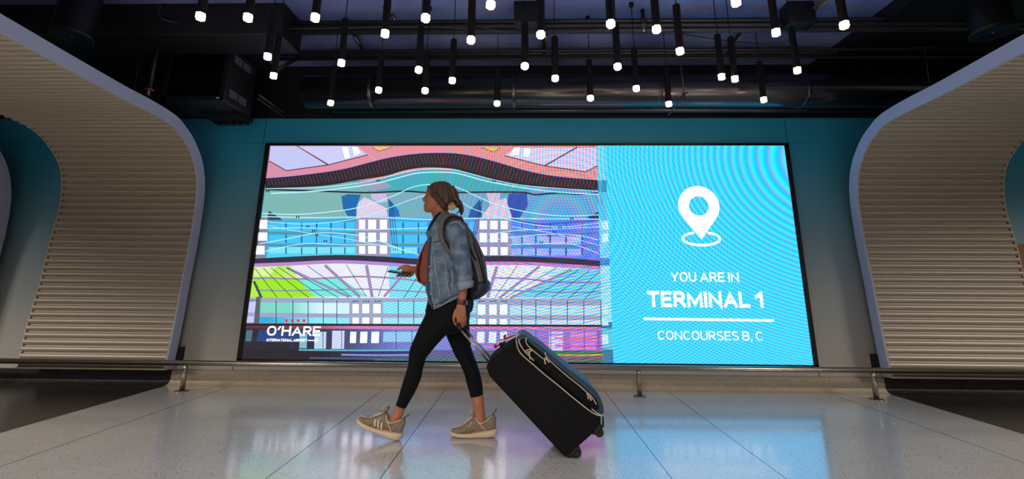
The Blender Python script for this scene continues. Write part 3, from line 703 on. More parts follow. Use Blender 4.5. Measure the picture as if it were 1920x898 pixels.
for y, Z, r, lab in ((40, 3.2, .020, 'thin dark pipe nearest the viewer across the ceiling'), (48, 3.16, .018, 'second dark pipe across the ceiling from the viewer'), (57, 3.14, .030, 'thickest dark pipe crossing the ceiling, hung in the middle'),
                     (95, 3.18, .016, 'thin grey conduit farther back on the ceiling'), (100, 3.2, .02, 'dark conduit just behind the thin grey one'), (106, 3.19, .010, 'narrow conduit second from the black beam'), (110, 3.14, .012, 'narrow conduit running closest to the black beam')):
    bar((-2.65, pz(y, Z), Z), (8.9, pz(y, Z), Z), r, 'pipe', M['conduit'], lab, 'pipe', g)
# cross hung beam at the left
p = atZ(528, 50, 3.05)
bm = bmesh.new(); box(bm, (-8.9, p.y, 2.98), (p.x, p.y+.34, 3.28)); o = obj('ceiling_duct', bm, M['black'], None, False); bevelled(o, .01)
tag(o, 'boxy black duct under the ceiling at the left, ending beside the pendants', 'duct')
bm = bmesh.new(); box(bm, (-8.9, 1.3, 3.08), (-2.75, 2.7, 3.28)); o = obj('ceiling_duct', bm, M['black'], None, False); bevelled(o, .01)
tag(o, 'wide flat black duct at the top left above the round ceiling light', 'duct')
bm = bmesh.new(); box(bm, (2.9, 1.0, 3.0), (8.9, 2.95, 3.28)); o = obj('ceiling_duct', bm, M['black'], None, False); bevelled(o, .01)
tag(o, 'wide flat black duct at the top right behind the round ceiling light', 'duct')
for x0, x1, y0, lab in ((-13.9, -2.75, 3.42, 'flat black ceiling box behind the display housing at left'), (3.1, 13.9, 3.05, 'flat black ceiling box behind the hanging wire at right')):
    bm = bmesh.new(); box(bm, (x0, y0, 3.17), (x1, 4.57, 3.28)); tag(obj('ceiling_box', bm, M['black'], None, False), lab, 'ceiling box')
# junction boxes
for (x, y), lab in (((988, 42), 'black junction box on the ceiling pipes near the middle'), ((1497, 42), 'black junction box on the ceiling pipes to the right of the pendants')):
    q = atZ(x, y, 3.12); bm = bmesh.new(); box(bm, (q.x-.11, q.y-.07, 3.08), (q.x+.11, q.y+.07, 3.28)); o = obj('junction_box', bm, M['black'], None, False); bevelled(o, .006); tag(o, lab, 'electrical box')
q = atZ(977, 68, 3.2); bm = bmesh.new(); box(bm, (q.x-.19, q.y-.08, 3.268), (q.x+.12, q.y+.08, 3.28))
tag(obj('access_plate', bm, mat('plate', (110, 108, 125), .5), None, False), 'pale flat plate on the ceiling just behind the middle junction box', 'plate')
# slanted channel brackets
for (x0, y0), (x1, y1), lab in (((735, 28), (746, 50), 'short slanted metal channel left of centre on the ceiling'), ((664, 66), (682, 96), 'slanted metal channel behind the left pendants'), ((1386, 64), (1362, 98), 'slanted metal channel behind the paired pendants at right'),
                                ((1550, -6), (1520, 22), 'slanted twin channel at the top right by the junction box'), ((1022, 64), (1018, 100), 'short straight metal channel behind the middle pendants')):
    a, b = atZ(x0, y0, 3.24), atZ(x1, y1, 3.2)
    bm = bmesh.new(); tube(bm, [a, b], .022, 4); o = obj('channel_bracket', bm, M['conduit'], None, False)
    tag(o, lab, 'bracket')
    bm = bmesh.new(); tube(bm, [a+V((.012, 0, -.02)), b+V((.012, 0, -.02))], .006, 6); obj('channel_lip', bm, M['steel'], o)
# cables
for pts, lab in (([(300, 12), (318, 40), (500, 54), (780, 50), (900, 56)], 'thin sagging cable along the ceiling at left'), ([(1260, 60), (1330, 72), (1440, 84), (1600, 92), (1760, 88)], 'thin cable sagging to the right behind the pendants'),
                 ([(900, 50), (960, 60), (1060, 60), (1130, 54)], 'black cable looping from the middle junction box')):
    bm = bmesh.new(); tube(bm, [atZ(x, y, 3.095) for x, y in pts], .006, 6, 6); tag(obj('cable', bm, M['conduit']), lab, 'cable')
# sprinklers
def sprinkler(x, ytop, y, label, red, Y):
    b = at(x, y, Y)
    root = empty('sprinkler', b, label, 'sprinkler')
    bm = bmesh.new(); tube(bm, [b+V((0, 0, .03)), V((b.x, b.y, 3.17 if red else 3.27))], .016, 10); obj('drop_pipe', bm, M['black'], root)
    bm = bmesh.new(); lathe(bm, [(.006, .012), (.034, .010), (.036, .006), (.006, .004)], b+V((0, 0, .012)), 20)
    obj('escutcheon', bm, mat('escutcheon', (190, 60, 60) if red else (60, 60, 66), .4), root)
    bm = bmesh.new(); lathe(bm, [(.008, .014), (.010, 0), (.005, -.01), (.005, -.03)], b, 12); lathe(bm, [(.004, -.03), (.016, -.032), (.016, -.035), (.003, -.037)], b, 12)
    for s in (-1, 1): tube(bm, [b+V((s*.006, 0, 0)), b+V((s*.013, 0, -.015)), b+V((s*.003, 0, -.03))], .0025, 6)
    obj('sprinkler_head', bm, mat('chrome', (200, 200, 205), .2, 1), root)
sprinkler(279, 60, 172, 'red-collared sprinkler on a drop pipe above the left ribbed panel', True, 3.6)
q = atZ(1207, 52, 3.1)
sprinkler(1207, 40, 52, 'small dark sprinkler among the ceiling pipes right of centre', False, q.y)
# diagonal brace rod above the screen
root = empty('hanger_rod', at(1283, 176, 3.85), 'thin dark hanger rod with angled braces above the screen', 'rod')
bm = bmesh.new(); p_ = at(1276, 116, 3.85); tube(bm, [V((p_.x-.02, 3.85, 3.278)), p_, at(1283, 176, 3.85)], .006, 6); obj('rod', bm, M['conduit'], root)
bm = bmesh.new(); tube(bm, [at(1283, 176, 3.85), at(1253, 216, 3.98)], .008, 6); tube(bm, [at(1283, 174, 3.85), at(1286, 202, 3.85)], .006, 6); tube(bm, [at(1278, 176, 3.85), at(1290, 174, 3.85)], .006, 6); obj('brace', bm, M['conduit'], root)
for (a, b), lab in ((((516, 132), (560, 105)), 'angled black brace beside the left pendants'), (((486, 178), (540, 216)), 'angled black brace by the boxy housing')):
    bm = bmesh.new(); ya, yb = ((3.80, 4.1) if a[1] < 150 else (4.1, 4.575)); tube(bm, [at(*a, ya), at(*b, yb)], .013, 6); tube(bm, [at(a[0]-3, a[1]+6, ya), at(b[0]-3, b[1]+6, yb)], .009, 6)
    tag(obj('brace_rod', bm, M['conduit']), lab, 'rod')
for X, lab in ((-2.55, 'left'), (3.45, 'right')):
    q = at(260 if X < 0 else 1738, 100, 3.7)
    bm = bmesh.new(); tube(bm, [V((q.x, 3.7, 3.17)), at(252 if X < 0 else 1744, 165, 3.7)], .003, 6); tag(obj('hanging_wire', bm, M['conduit']), 'thin wire hanging from the black ceiling at the '+lab, 'wire')

# black boxy housing with vents, left
Y1, Y2 = 3.9, 4.34; X1, X0 = -.7133*Y1, -.861*Y1; Z0, Z1 = H+.4225*Y1, H+.565*Y1
root = empty('display_housing', ((X0+X1)/2, (Y1+Y2)/2, Z0), 'black boxy display housing with four pale vent grilles hanging left of the screen', 'housing')
bm = bmesh.new(); box(bm, (X0, Y1, Z0), (X1, Y2, Z1)); o = obj('case', bm, mat('case', (34, 34, 38), .45), root, False); bevelled(o, .012)
bm = bmesh.new(); t_ = .035
box(bm, (X0, Y1-.012, Z0), (X1, Y1, Z0+t_)); box(bm, (X0, Y1-.012, Z1-t_), (X1, Y1, Z1)); box(bm, (X0, Y1-.012, Z0), (X0+t_, Y1, Z1)); box(bm, (X1-t_, Y1-.012, Z0), (X1, Y1, Z1))
obj('front_frame', bm, M['black'], root, False)
bm = bmesh.new(); box(bm, (X0+t_, Y1-.006, Z0+t_), (X1-t_, Y1, Z1-t_)); obj('dark_display', bm, mat('glass', (6, 6, 7), .2), root, False)
bm = bmesh.new(); box(bm, (X1-.06, Y1-.014, Z0+.012), (X1-.03, Y1-.012, Z0+.024)); obj('badge', bm, mat('badge', (190, 190, 190), .4), root, False)
vm = mat('vent', (96, 98, 112), .5)
for z in (Z0+.07, Z1-.13):
    for y in (Y1+.07, Y1+.215):
        bm = bmesh.new(); box(bm, (X1, y, z), (X1+.003, y+.12, z+.075))
        o = obj('vent_grille', bm, vm, root, False)
        bm = bmesh.new()
        for k in range(8): box(bm, (X1+.003, y+.004, z+.004+k*.009), (X1+.007, y+.116, z+.0085+k*.009))
        obj('louvre', bm, vm, o, False)
bm = bmesh.new(); box(bm, (X0+.18, Y2-.16, Z0-.05), (X1, Y2+.05, Z0-.004))
for k in range(5): box(bm, (X0+.22+k*.07, Y2-.02, Z0-.075), (X0+.26+k*.07, Y2+.05, Z0-.05))
obj('mounting_bracket', bm, M['black'], root, False)
for x in (X0+.1, X1-.1):
    bm = bmesh.new(); box(bm, (x-.02, Y1+.02, Z1), (x+.02, Y1+.055, 3.17)); obj('hanger', bm, M['black'], root, False)

# round ceiling cans
for (x, y), lab in (((135, 70), 'large round black ceiling light can at the top left corner'), ((1862, 62), 'large round black ceiling light can at the top right corner')):
    c = atZ(x, y, 2.75); R_ = .128
    root = empty('ceiling_can', c, lab, 'ceiling light', 'round ceiling cans')
    bm = bmesh.new(); lathe(bm, [(R_*.93, .012), (R_, .0), (R_*1.0, .02), (R_*.97, .03), (R_*.97, .53)], c, 40); obj('housing', bm, mat('can', (26, 27, 31), .33), root)
    bm = bmesh.new(); lathe(bm, [(R_*.92, .010), (R_*.90, .004), (R_*.5, .002), (.001, .002)], c, 40); obj('lens_plate', bm, mat('canlens', (30, 32, 34), .4), root)
    bm = bmesh.new(); lathe(bm, [(R_, .0), (R_*1.01, -.004), (R_*.94, -.004), (R_*.93, .003)], c, 40); obj('rim', bm, mat('rim', (48, 50, 54), .35), root)
    bm = bmesh.new(); ell(bm, c+V((0, 0, .0)), (.011, .006, .003)); obj('badge', bm, mat('cbadge', (170, 175, 180), .4), root)

# ------------------------------------------------------------------ pendant lamps
LAMPS = [(376,31),(465,33),(591,33),(722,63),(798,34),(883,75),(920,9),(1014,65),(1145,45),(1231,55),(1275,96),(1380,4),(1455,61),(1583,47),(502,106),(640,118),(513,142),(620,193),(785,131),(710,169),(797,170),(848,151),(932,194),(984,124),(1041,147),(1107,184),(1158,125),(1193,166),(1254,195),(1353,144),(1378,148),(1432,187),(1495,132)]
M['glow'] = emit('lamp_glow', (255, 222, 178), LAMP_GAIN)
def hexring(r): return [(r*cos(pi/3*i), r*sin(pi/3*i)) for i in range(6)]
def hexprism(prof_):
    bm = bmesh.new(); rings = [[bm.verts.new((x, y, z)) for x, y in hexring(r)] for r, z in prof_]
    for a, b in zip(rings, rings[1:]):
        for i in range(6): bm.faces.new((a[i], a[(i+1) % 6], b[(i+1) % 6], b[i]))
    bm.faces.new(rings[0]); bm.faces.new(rings[-1][::-1]); return bm
ZL = 2.5
lamp0 = None
order = sorted(LAMPS, key=lambda p: -p[1])
def lamp_label(p):
    row = sorted(LAMPS, key=lambda q: q[1]).index(p)
    near = sorted(LAMPS, key=lambda q: (q[0]-p[0])**2+((q[1]-p[1])*2)**2)
    srt = sorted(LAMPS, key=lambda q: q[0]); k = srt.index(p)
    ordn = ['leftmost', 'second', 'third', 'fourth', 'fifth', 'sixth', 'seventh', 'eighth', 'ninth', 'tenth', 'eleventh', 'twelfth', 'thirteenth', 'fourteenth', 'fifteenth', 'sixteenth', 'seventeenth']
    if k < 17: where = 'leftmost of all' if k == 0 else ordn[k]+' from the left'
    else:
        j = 32-k; where = 'rightmost of all' if j == 0 else ordn[j]+' from the right'
    h = 'high up' if p[1] < 80 else ('in the middle rows' if p[1] < 160 else 'in the lowest row')
    return 'glowing black rod pendant %s, its light %s' % (h, where)
for i, p in enumerate(LAMPS):
    c = atZ(p[0], p[1], ZL)
    if lamp0 is None:
        root = bpy.data.objects.new('pendant_lamp', None); COL.objects.link(root); root.empty_display_size = .05
        o1 = obj('light_tip', hexprism([(.022, -.020), (.0265, -.015), (.0265, .015), (.025, .020)]), M['glow'], root, False)
        o2 = obj('rod', hexprism([(.026, .018), (.026, .352), (.011, .358)]), M['rod'], root, False)
        bm = bmesh.new(); tube(bm, [(0, 0, .355), (0, 0, .775)], .0035, 6); o3 = obj('cable', bm, M['rod'], root)
        bm = bmesh.new(); lathe(bm, [(.02, .75), (.02, .775), (.006, .779)], (0, 0, 0), 12); o4 = obj('ceiling_hook', bm, M['rod'], root)
        lamp0 = [root, o1, o2, o3, o4]; new = lamp0
    else:
        new = [o.copy() for o in lamp0]
        for o in new: COL.objects.link(o)
        for o in new[1:]: o.parent = new[0]
    new[0].location = c; new[0].rotation_euler.z = random.uniform(-.1, .1)
    tag(new[0], lamp_label(p), 'pendant light', 'rod pendant lamps')

# ------------------------------------------------------------------ the walking traveller
YC = 3.145
def q(x, y, dy=0): return at(x, y, YC+dy)
def S(F, B, dy, b, e=2.0):
    """section through a front and a back silhouette point, half thickness b across"""
    p0, p1 = q(*F, dy), q(*B, dy); return ((p0+p1)/2, (p1-p0)/2, V((0, b, 0)), e)
def shrink(secs, k): return [(c, A*k, B*k, e) for c, A, B, e in secs]
M['skin'] = mat('skin', (182, 118, 86), .55, noise=(14, (166, 100, 70), .35, .7))
M['denim'] = mat('denim', (82, 102, 124), .85, noise=(18, (124, 142, 158), .38, .66), bump=(140, .35))
M['denim_dark'] = mat('denim_seam', (58, 72, 90), .85)
M['denim_light'] = mat('denim_inside', (138, 150, 160), .85, bump=(140, .3))
M['thread'] = mat('pale_thread', (168, 165, 155), .8)
M['legging'] = mat('black_legging', (9, 10, 14), .8, spec=.2, bump=(300, .1))
M['shirt'] = mat('rust_shirt', (164, 72, 42), .8, noise=(9, (140, 56, 32), .35, .7), bump=(30, .3))
M['lining'] = mat('black_knit', (14, 14, 17), .8)
M['hair'] = mat('brown_hair', (58, 40, 30), .5, noise=(26, (98, 68, 48), .42, .68, (2.4, 2.4, .35)), bump=(60, .3))
M['hair_light'] = mat('light_strand', (128, 94, 66), .5)
M['copper'] = mat('copper_button', (186, 150, 120), .35, .8)

walker = empty('person', q(820, 822), 'woman in denim jacket, black leggings and beige trainers striding left past the screen', 'person')
# sections of the legs (front silhouette, back silhouette, offset, half thickness)
NEAR = [S((801, 583), (866, 602), -.075, .095), S((797, 591), (852, 616), -.08, .092), S((786, 613), (835, 630), -.083, .086), S((781, 625), (827, 638), -.083, .08), S((775, 638), (816, 650), -.082, .074),
        S((769, 653), (804, 665), -.078, .066), S((767.3, 662), (799, 671), -.075, .062), S((766, 682), (793, 690), -.068, .057), S((761, 700), (790, 708), -.063, .058), S((756, 714), (784, 723), -.058, .055),
        S((752, 728), (777, 738), -.054, .048), S((747, 745), (768, 753), -.05, .042), S((743.6, 756), (762, 763), -.047, .038)]
FAR = [S((822, 600), (880, 596), .08, .095), S((832, 616), (880, 610), .082, .09), S((838, 632), (881, 632), .082, .084), S((845, 648), (883, 650), .08, .076), S((853, 666), (888, 665), .075, .066),
       S((862, 681), (894, 680), .068, .06), S((870.5, 700), (899.5, 697), .062, .059), S((874, 714), (903, 712), .056, .055), S((877, 726), (905, 724), .052, .048), S((882, 742), (905.4, 737), .047, .04)]
PEL = [S((808, 545), (880, 543), 0, .135, 2.4), S((803, 565), (882, 562), 0, .155, 2.4), S((799, 582), (882, 580), 0, .168, 2.4), S((800, 600), (880, 600), 0, .165, 2.3), S((808, 616), (874, 616), 0, .14, 2.2), S((826, 624), (862, 624), 0, .08, 2)]
TORSO = [S((815, 410), (848, 405), 0, .06), S((812, 424), (862, 418), 0, .14, 2.3), S((806, 445), (868, 440), 0, .165, 2.4), S((803, 470), (870, 465), 0, .16, 2.4), S((806, 500), (870, 500), 0, .14, 2.3), S((808, 525), (872, 525), 0, .135, 2.3), S((808, 548), (876, 545), 0, .14, 2.4)]
HEAD = [S((812, 344), (840, 344), 0, .035), S((805, 349), (845, 348), 0, .055), S((801, 355), (849, 355), 0, .066), S((798.8, 361), (850, 361), 0, .071), S((799.2, 367), (849, 367), 0, .071), S((798.6, 372), (848, 373), 0, .070),
        S((797.5, 377), (845, 378), 0, .068, 2.1), S((796.4, 382), (840, 382), 0, .063, 2.1), S((796.0, 387), (835, 386), 0, .057, 2.1), S((794.9, 392), (829, 390), 0, .048, 2.1), S((796, 396), (822, 394), 0, .036, 2.1), S((799, 398.3), (816, 397), 0, .02)]
NECK = [S((808, 392), (838, 382), 0, .046), S((809, 401), (838, 391), 0, .047), S((812, 409), (842, 398), 0, .05), S((815, 418), (850, 408), 0, .065), S((817, 428), (856, 420), 0, .09)]
ARMN = [S((842, 424), (868, 420), -.16, .045), S((845, 450), (871, 447), -.185, .045), S((851, 480), (876, 480), -.2, .042), S((857, 505), (880, 508), -.2, .038), S((860, 525), (880, 527), -.2, .036), S((861, 543), (876, 544), -.198, .030), S((859.5, 556), (874.5, 558), -.19, .025), S((858, 567), (872.5, 568), -.183, .020)]
PALMN = [S((857.5, 566), (872.5, 567), -.183, .020), S((854.5, 578), (873.5, 578), -.176, .019, 2.6), S((853.5, 588), (874, 588), -.168, .018, 2.8), S((855.5, 596), (874, 596), -.160, .016, 2.8)]
ARMF = [(q(856, 425, .16), V((.045, 0, 0)), V((0, .045, 0)), 2), (q(850, 465, .19), V((.042, 0, 0)), V((0, .042, 0)), 2), (q(842, 492, .2), V((.038, 0, .01)), V((0, .038, 0)), 2), (q(834, 505, .2), V((.02, 0, .034)), V((0, .036, 0)), 2),
        (q(815, 506, .17), V((.004, 0, .034)), V((0, .033, 0)), 2), (q(795, 505.5, .12), V((0, 0, .029)), V((0, .028, 0)), 2), (q(780, 505, .082), V((0, 0, .0215)), V((0, .026, 0)), 2), (q(774, 505.5, .078), V((0, 0, .023)), V((0, .029, 0)), 2)]
PALMF = [(q(775, 505.5, .078), V((0, 0, .022)), V((0, .029, 0)), 2), (q(768, 506, .072), V((.003, 0, .027)), V((0, .036, 0)), 2.3), (q(761, 506, .066), V((.003, 0, .024)), V((0, .038, 0)), 2.4), (q(755, 506.5, .062), V((.003, 0, .012)), V((0, .034, 0)), 2.4)]
ANKN = [S((745, 752), (763, 759), -.048, .036), S((736.5, 771), (755.5, 777), -.047, .031), S((730, 785), (750, 789), -.046, .031), S((727.5, 797), (746, 801), -.046, .028)]
ANKF = [S((881, 738), (905.4, 732), .047, .038), S((886, 756), (907.5, 750), .045, .032), S((889.5, 778), (909.5, 776), .043, .029), S((890, 790), (911, 788), .042, .029), S((891, 803), (911, 803), .042, .026)]
FOOTN = [(q(741, 808, -.046), V((0, 0, .022)), V((0, .022, 0)), 2), (q(727, 804, -.046), V((.005, 0, .026)), V((0, .024, 0)), 2), (q(708, 801, -.046), V((.004, 0, .012)), V((0, .022, 0)), 2), (q(692, 797, -.046), V((0, 0, .008)), V((0, .016, 0)), 2)]
FOOTF = [(q(911, 806, .042), V((0, 0, .022)), V((0, .022, 0)), 2), (q(897, 805, .042), V((0, 0, .024)), V((0, .024, 0)), 2), (q(876, 811, .042), V((0, 0, .010)), V((0, .022, 0)), 2), (q(858, 814, .042), V((0, 0, .006)), V((0, .016, 0)), 2)]
bm = bmesh.new()
for secs in (shrink(NEAR, .86), shrink(FAR, .86), shrink(PEL, .88), shrink(TORSO, .9), HEAD, NECK, ARMN, PALMN, ARMF, PALMF, ANKN, ANKF, FOOTN, FOOTF): loft(bm, secs, 24)
# nose, lips, chin, brow ridge, ears
tube(bm, [q(799.8, 364), q(797.2, 369.5), q(794.6, 374.2), q(793.2, 376.6)], [.007, .0085, .0105, .0095], 10, 3)
ell(bm, q(795.2, 377.2, -.009), (.0085, .006, .0065)); ell(bm, q(795.2, 377.2, .009), (.0085, .006, .0065))
ell(bm, q(797.2, 383.2), (.0085, .019, .0055)); ell(bm, q(797.0, 388), (.0085, .017, .006)); ell(bm, q(797.4, 393.6), (.011, .016, .010))
for s in (-1, 1):
    ell(bm, q(800.6, 363.6, s*.030), (.010, .018, .005)); ell(bm, q(806, 376, s*.042), (.022, .014, .02))
    ell(bm, q(818.5, 379, s*.066), (.0115, .008, .020), Matrix.Rotation(radians(12), 3, 'Y'))
# near hand: thumb in front, four fingers curling round the grip
def finger(P, r): tube(bm, P, [r*1.05, r, r*.95, r*.88, r*.62][:len(P)], 10, 4)
finger([q(855.4, 580, -.168), q(851.8, 589, -.174), q(850.8, 598, -.170), q(852.6, 605.5, -.154), q(854.2, 609.5, -.146)], .0094)
for i, (x, dx, L_) in enumerate(((858.6, 0, 1.0), (863.3, .8, 1.1), (868.1, 1.3, 1.05), (872.3, 1.5, .88))):
    dy = -.168+i*.004
    finger([q(x, 591, dy), q(x+dx*.4, 591+8.5*L_, dy-.003), q(x+dx*.3, 591+16*L_, dy+.006), q(x-1+dx*.2, 591+20.5*L_, dy+.026), q(x-3, 591+18*L_, dy+.044)], (.0083-.0006*(i == 3)))
# far hand: thumb on the phone, fingertips wrapping its near edge
finger([q(768, 500.5, .055), q(761, 498.9, .045), q(754, 500.6, .040), q(748.5, 503.6, .038), q(744.6, 505.6, .038)], .0112)
for i, x in enumerate((745, 752.6, 759.4, 766.4)):
    fx = x+4
    finger([q(fx+5, 509.5+i*.6, .09), q(fx+2.5, 514.5+i*.4, .075), q(x+1, 517.2+i*.3, .045), q(x, 517.2+i*.3, .020), q(x+.2, 513.6+i*.5, .012)], .0092-.0007*(i == 3))
remeshed('body', bm, M['skin'], walker, .0042, 2)
# eyes, brows, lips
dk = mat('lash', (38, 26, 22), .6)
bm = bmesh.new()
for s in (-1, 1): tube(bm, [q(798.9, 367.3, s*.022), q(800.4, 366.7, s*.032), q(803.2, 368.2, s*.043)], [.0016, .0026, .0014], 8, 3)
obj('eyelashes', bm, dk, walker)
bm = bmesh.new()
for s in (-1, 1): tube(bm, [q(798.4, 363.4, s*.020), q(800.2, 362.6, s*.034), q(804.5, 364.0, s*.050)], [.0022, .0028, .0012], 8, 3)
obj('eyebrows', bm, mat('brow', (78, 52, 38), .7), walker)
bm = bmesh.new()
for s in (-1, 1): ell(bm, q(800.4, 368.6, s*.030), (.0045, .005, .0042))
obj('eyes', bm, mat('eye', (190, 182, 176), .25), walker)
bm = bmesh.new(); tube(bm, [q(795.3, 384.4, 0), q(795.9, 383.8, -.010), q(799.2, 385.2, -.022)], [.0036, .0034, .0012], 8, 3); tube(bm, [q(795.3, 387.2, 0), q(795.9, 387.2, -.010), q(799.2, 386, -.021)], [.004, .0036, .0012], 8, 3)
obj('lips', bm, mat('lips', (168, 84, 74), .45), walker)
# hair
bm = bmesh.new()
HAIR = [S((822, 340.6), (838, 341), 0, .024), S((813, 343), (843, 344), 0, .046), S((806.5, 347), (846.5, 348), 0, .064), S((805.5, 353), (849.5, 354), 0, .076), S((808, 360), (852.5, 361), 0, .081), S((812, 366), (854, 367), 0, .083),
        S((817, 372), (854.5, 373), 0, .083), S((823, 378), (854.5, 379), 0, .079), S((826, 384), (853, 384), 0, .070), S((829, 390), (848, 388), 0, .056), S((835, 394), (842, 392), 0, .03)]
loft(bm, HAIR, 28)
for s in (-1, 1): ell(bm, q(814, 359, s*.063), (.026, .014, .024)); ell(bm, q(808, 352, s*.050), (.018, .012, .018))
ell(bm, q(859, 382, -.01), (.026, .032, .030)); ell(bm, q(864, 391, -.01), (.014, .022, .026))
for s in (-1, 1):      # side sweeps over the temple and past the ear
    tube(bm, [q(806, 349, s*.050), q(806.5, 355, s*.062), q(811, 363, s*.072), q(818, 370, s*.078), q(825, 377, s*.078), q(832, 387, s*.066), q(838, 392, s*.045)], [.010, .014, .018, .020, .020, .016, .010], 12, 4)
    tube(bm, [q(803.6, 349, s*.032), q(803.5, 353, s*.045), q(806.5, 359, s*.058), q(812, 366, s*.068)], [.008, .010, .011, .010], 10, 4)
tube(bm, [q(844, 352, 0), q(851, 364, 0), q(855, 374, 0), q(861, 381, -.01), q(865.5, 388, -.012), q(866, 395, -.012), q(862, 400, -.01)], [.03, .034, .026, .018, .015, .012, .004], 14, 5)
for a_ in range(9):
    t = a_/8; dy = -.035+.07*t
    tube(bm, [q(850+2*t, 370, dy*.8), q(858+3*t, 377+2*sin(a_*2), dy), q(864.5+2.5*t, 385+sin(a_)*2, dy), q(866+2.5*sin(a_*1.7), 396, dy), q(862+6*t+2*sin(a_*3), 404+4*sin(a_*2.3), dy*1.2)], [.009, .010, .008, .005, .0015], 8, 4)
tube(bm, [q(863, 392, -.02), q(859, 398, -.03), q(852, 404.5, -.03)], [.006, .005, .001], 8, 4)
hair = remeshed('hair', bm, M['hair'], walker, .0035, 2, (.02, .004))
bm = bmesh.new()
for P_, r in (([(804, 351), (806, 358), (811, 365), (817, 370.5), (822.5, 377), (826.5, 387)], .0045), ([(808, 360), (815, 367), (823, 372), (832, 377.5)], .0032), ([(826, 345), (824, 355), (826, 366), (832, 378)], .0025), ([(834, 344), (836, 356), (838, 368), (841, 378)], .0025), ([(846, 352), (850, 364), (855, 374), (862, 381)], .003)):
    n_ = len(P_); tube(bm, [q(x, y, -(.063+.023*sin(pi*min(1, (i+.7)/n_)))) for i, (x, y) in enumerate(P_)], [r*.6]+[r]*(n_-2)+[r*.5], 8, 4)
obj('light_strands', bm, M['hair_light'], hair)
bm = bmesh.new()
clipbase = [q(840.5, 388.5, -.074), q(845, 391, -.078), q(851, 390.5, -.074), q(854, 387, -.066)]
tube(bm, clipbase, [.006, .010, .010, .006], 10, 4)
for x0, y0, x1, y1 in ((842.5, 388, 840.8, 383), (845.6, 388.4, 844.2, 380.6), (849, 388, 846.6, 379.6), (852, 386.6, 849.6, 379.4)): tube(bm, [q(x0, y0, -.078), q((x0+x1)/2, (y0+y1)/2, -.088), q(x1, y1, -.086)], [.0055, .0042, .002], 8, 3)
tube(bm, [q(842, 386.6, -.083), q(848, 388, -.086), q(853, 385.5, -.077)], .0065, 8, 3)
obj('claw_clip', bm, mat('claw_clip', (214, 180, 122), .4), walker)

# leggings
bm = bmesh.new(); loft(bm, NEAR, 28); loft(bm, FAR, 28); loft(bm, PEL, 32)
leg_ = remeshed('leggings', bm, M['legging'], walker, .006, 3)
for L2 in (NEAR, FAR):
    (c0, A0, B0, _), (c1, A1, B1, _) = L2[-2:]; bm = bmesh.new(); loft(bm, [(c1.lerp(c0, .3), A1.lerp(A0, .3)*1.02, B1.lerp(B0, .3)*1.02, 2), (c1.lerp(c0, -.12), A1*1.03, B1*1.03, 2)], 32); obj('hem', bm, M['legging'], leg_)
# shirt
bm = bmesh.new()
loft(bm, [S((813, 424), (850, 420), 0, .085), S((806, 442), (858, 440), 0, .115), S((797, 457), (860, 455), 0, .125), S((786.5, 479), (862, 478), 0, .125), S((780.5, 498), (864, 498), 0, .12), S((779.6, 515), (866, 515), 0, .118), S((783, 527), (868, 527), 0, .115), S((798, 537), (868, 537), 0, .11)], 32)
remeshed('shirt', bm, M['shirt'], walker, .006, 4, (.035, .012))
# jacket body and sleeves
JT = [S((816, 411), (850, 404), 0, .078), S((812, 420), (860, 413), 0, .125, 2.3), S((806, 432), (868, 426), 0, .165, 2.5), S((805, 446), (873, 440), 0, .182, 2.6), S((804, 467), (875, 460), 0, .182, 2.8), S((801.5, 495), (877, 490), 0, .178, 2.9),
      S((800.8, 520), (878, 515), 0, .174, 3), S((802, 545), (879, 535), 0, .174, 3), S((806, 563), (880, 546), 0, .172, 3), S((810, 580.5), (880, 552), 0, .170, 3)]
SL = [S((840, 417), (864, 413), -.15, .05), S((836, 428), (872, 424), -.17, .062), S((839, 448), (877, 444), -.188, .066), S((844, 468), (880, 466), -.2, .064), S((849, 486), (882.5, 487), -.206, .062), S((853, 504), (885, 506), -.206, .06), S((855.5, 518), (886.5, 518), -.204, .06), S((857, 532), (886.5, 528), -.202, .058)]
SLF = [(c+V((0, .33 if i < 2 else .37, 0)), A, B, e) for i, (c, A, B, e) in enumerate(SL[:5])]
SLF += [(q(842, 505, .19), V((.03, 0, .045)), V((0, .06, 0)), 2), (q(822, 507, .16), V((.004, 0, .055)), V((0, .05, 0)), 2)]
bm = bmesh.new(); loft(bm, JT, 36); loft(bm, SL, 28); loft(bm, SLF, 28)
jacket = remeshed('jacket', bm, M['denim'], walker, .006, 3, (.045, .016))
def side(x, y, JTX=JT, lift=.004):
    """point on the near side of the jacket torso"""
    best = None
    for (c0, A0, B0, e0), (c1, A1, B1, e1) in zip(JTX, JTX[1:]):
        for k in range(5):
            t = k/5; c = c0.lerp(c1, t); A = A0.lerp(A1, t); b = B0.y+(B1.y-B0.y)*t; e = e0+(e1-e0)*t
            # intersect: find depth where the ray passes the section
            p = at(x, y, c.y-b*.9); d = abs(p.z-(c.z+A.z*((p.x-c.x)/max(A.x, 1e-6))))
            if best is None or d < best[0]:
                u = max(-1, min(1, (p.x-c.x)/A.x)); best = (d, c.y-b*(1-abs(u)**e)**(1/e))
    p = at(x, y, best[1]-lift); return p
def seam(pts, r, m, parent=jacket, name='seam', f=side):
    bm = bmesh.new(); tube(bm, [f(x, y) for x, y in pts], r, 8, 4); return obj(name, bm, m, parent)
seam([(807, 443), (805, 467), (802.8, 495), (802.3, 530), (805, 557), (811, 577)], .0075, M['denim_dark'], name='placket')
seam([(812, 446), (810, 470), (808, 500), (808.5, 530), (811, 556), (816, 574)], .0022, M['thread'])
seam([(813, 455), (823, 452), (832, 455)], .0035, M['denim_dark'], name='pocket_flap')
seam([(812, 463), (820, 467), (832, 463)], .0030, M['denim_light'], name='pocket_flap')
seam([(812, 482), (822, 484), (833, 482)], .0022, M['thread'])
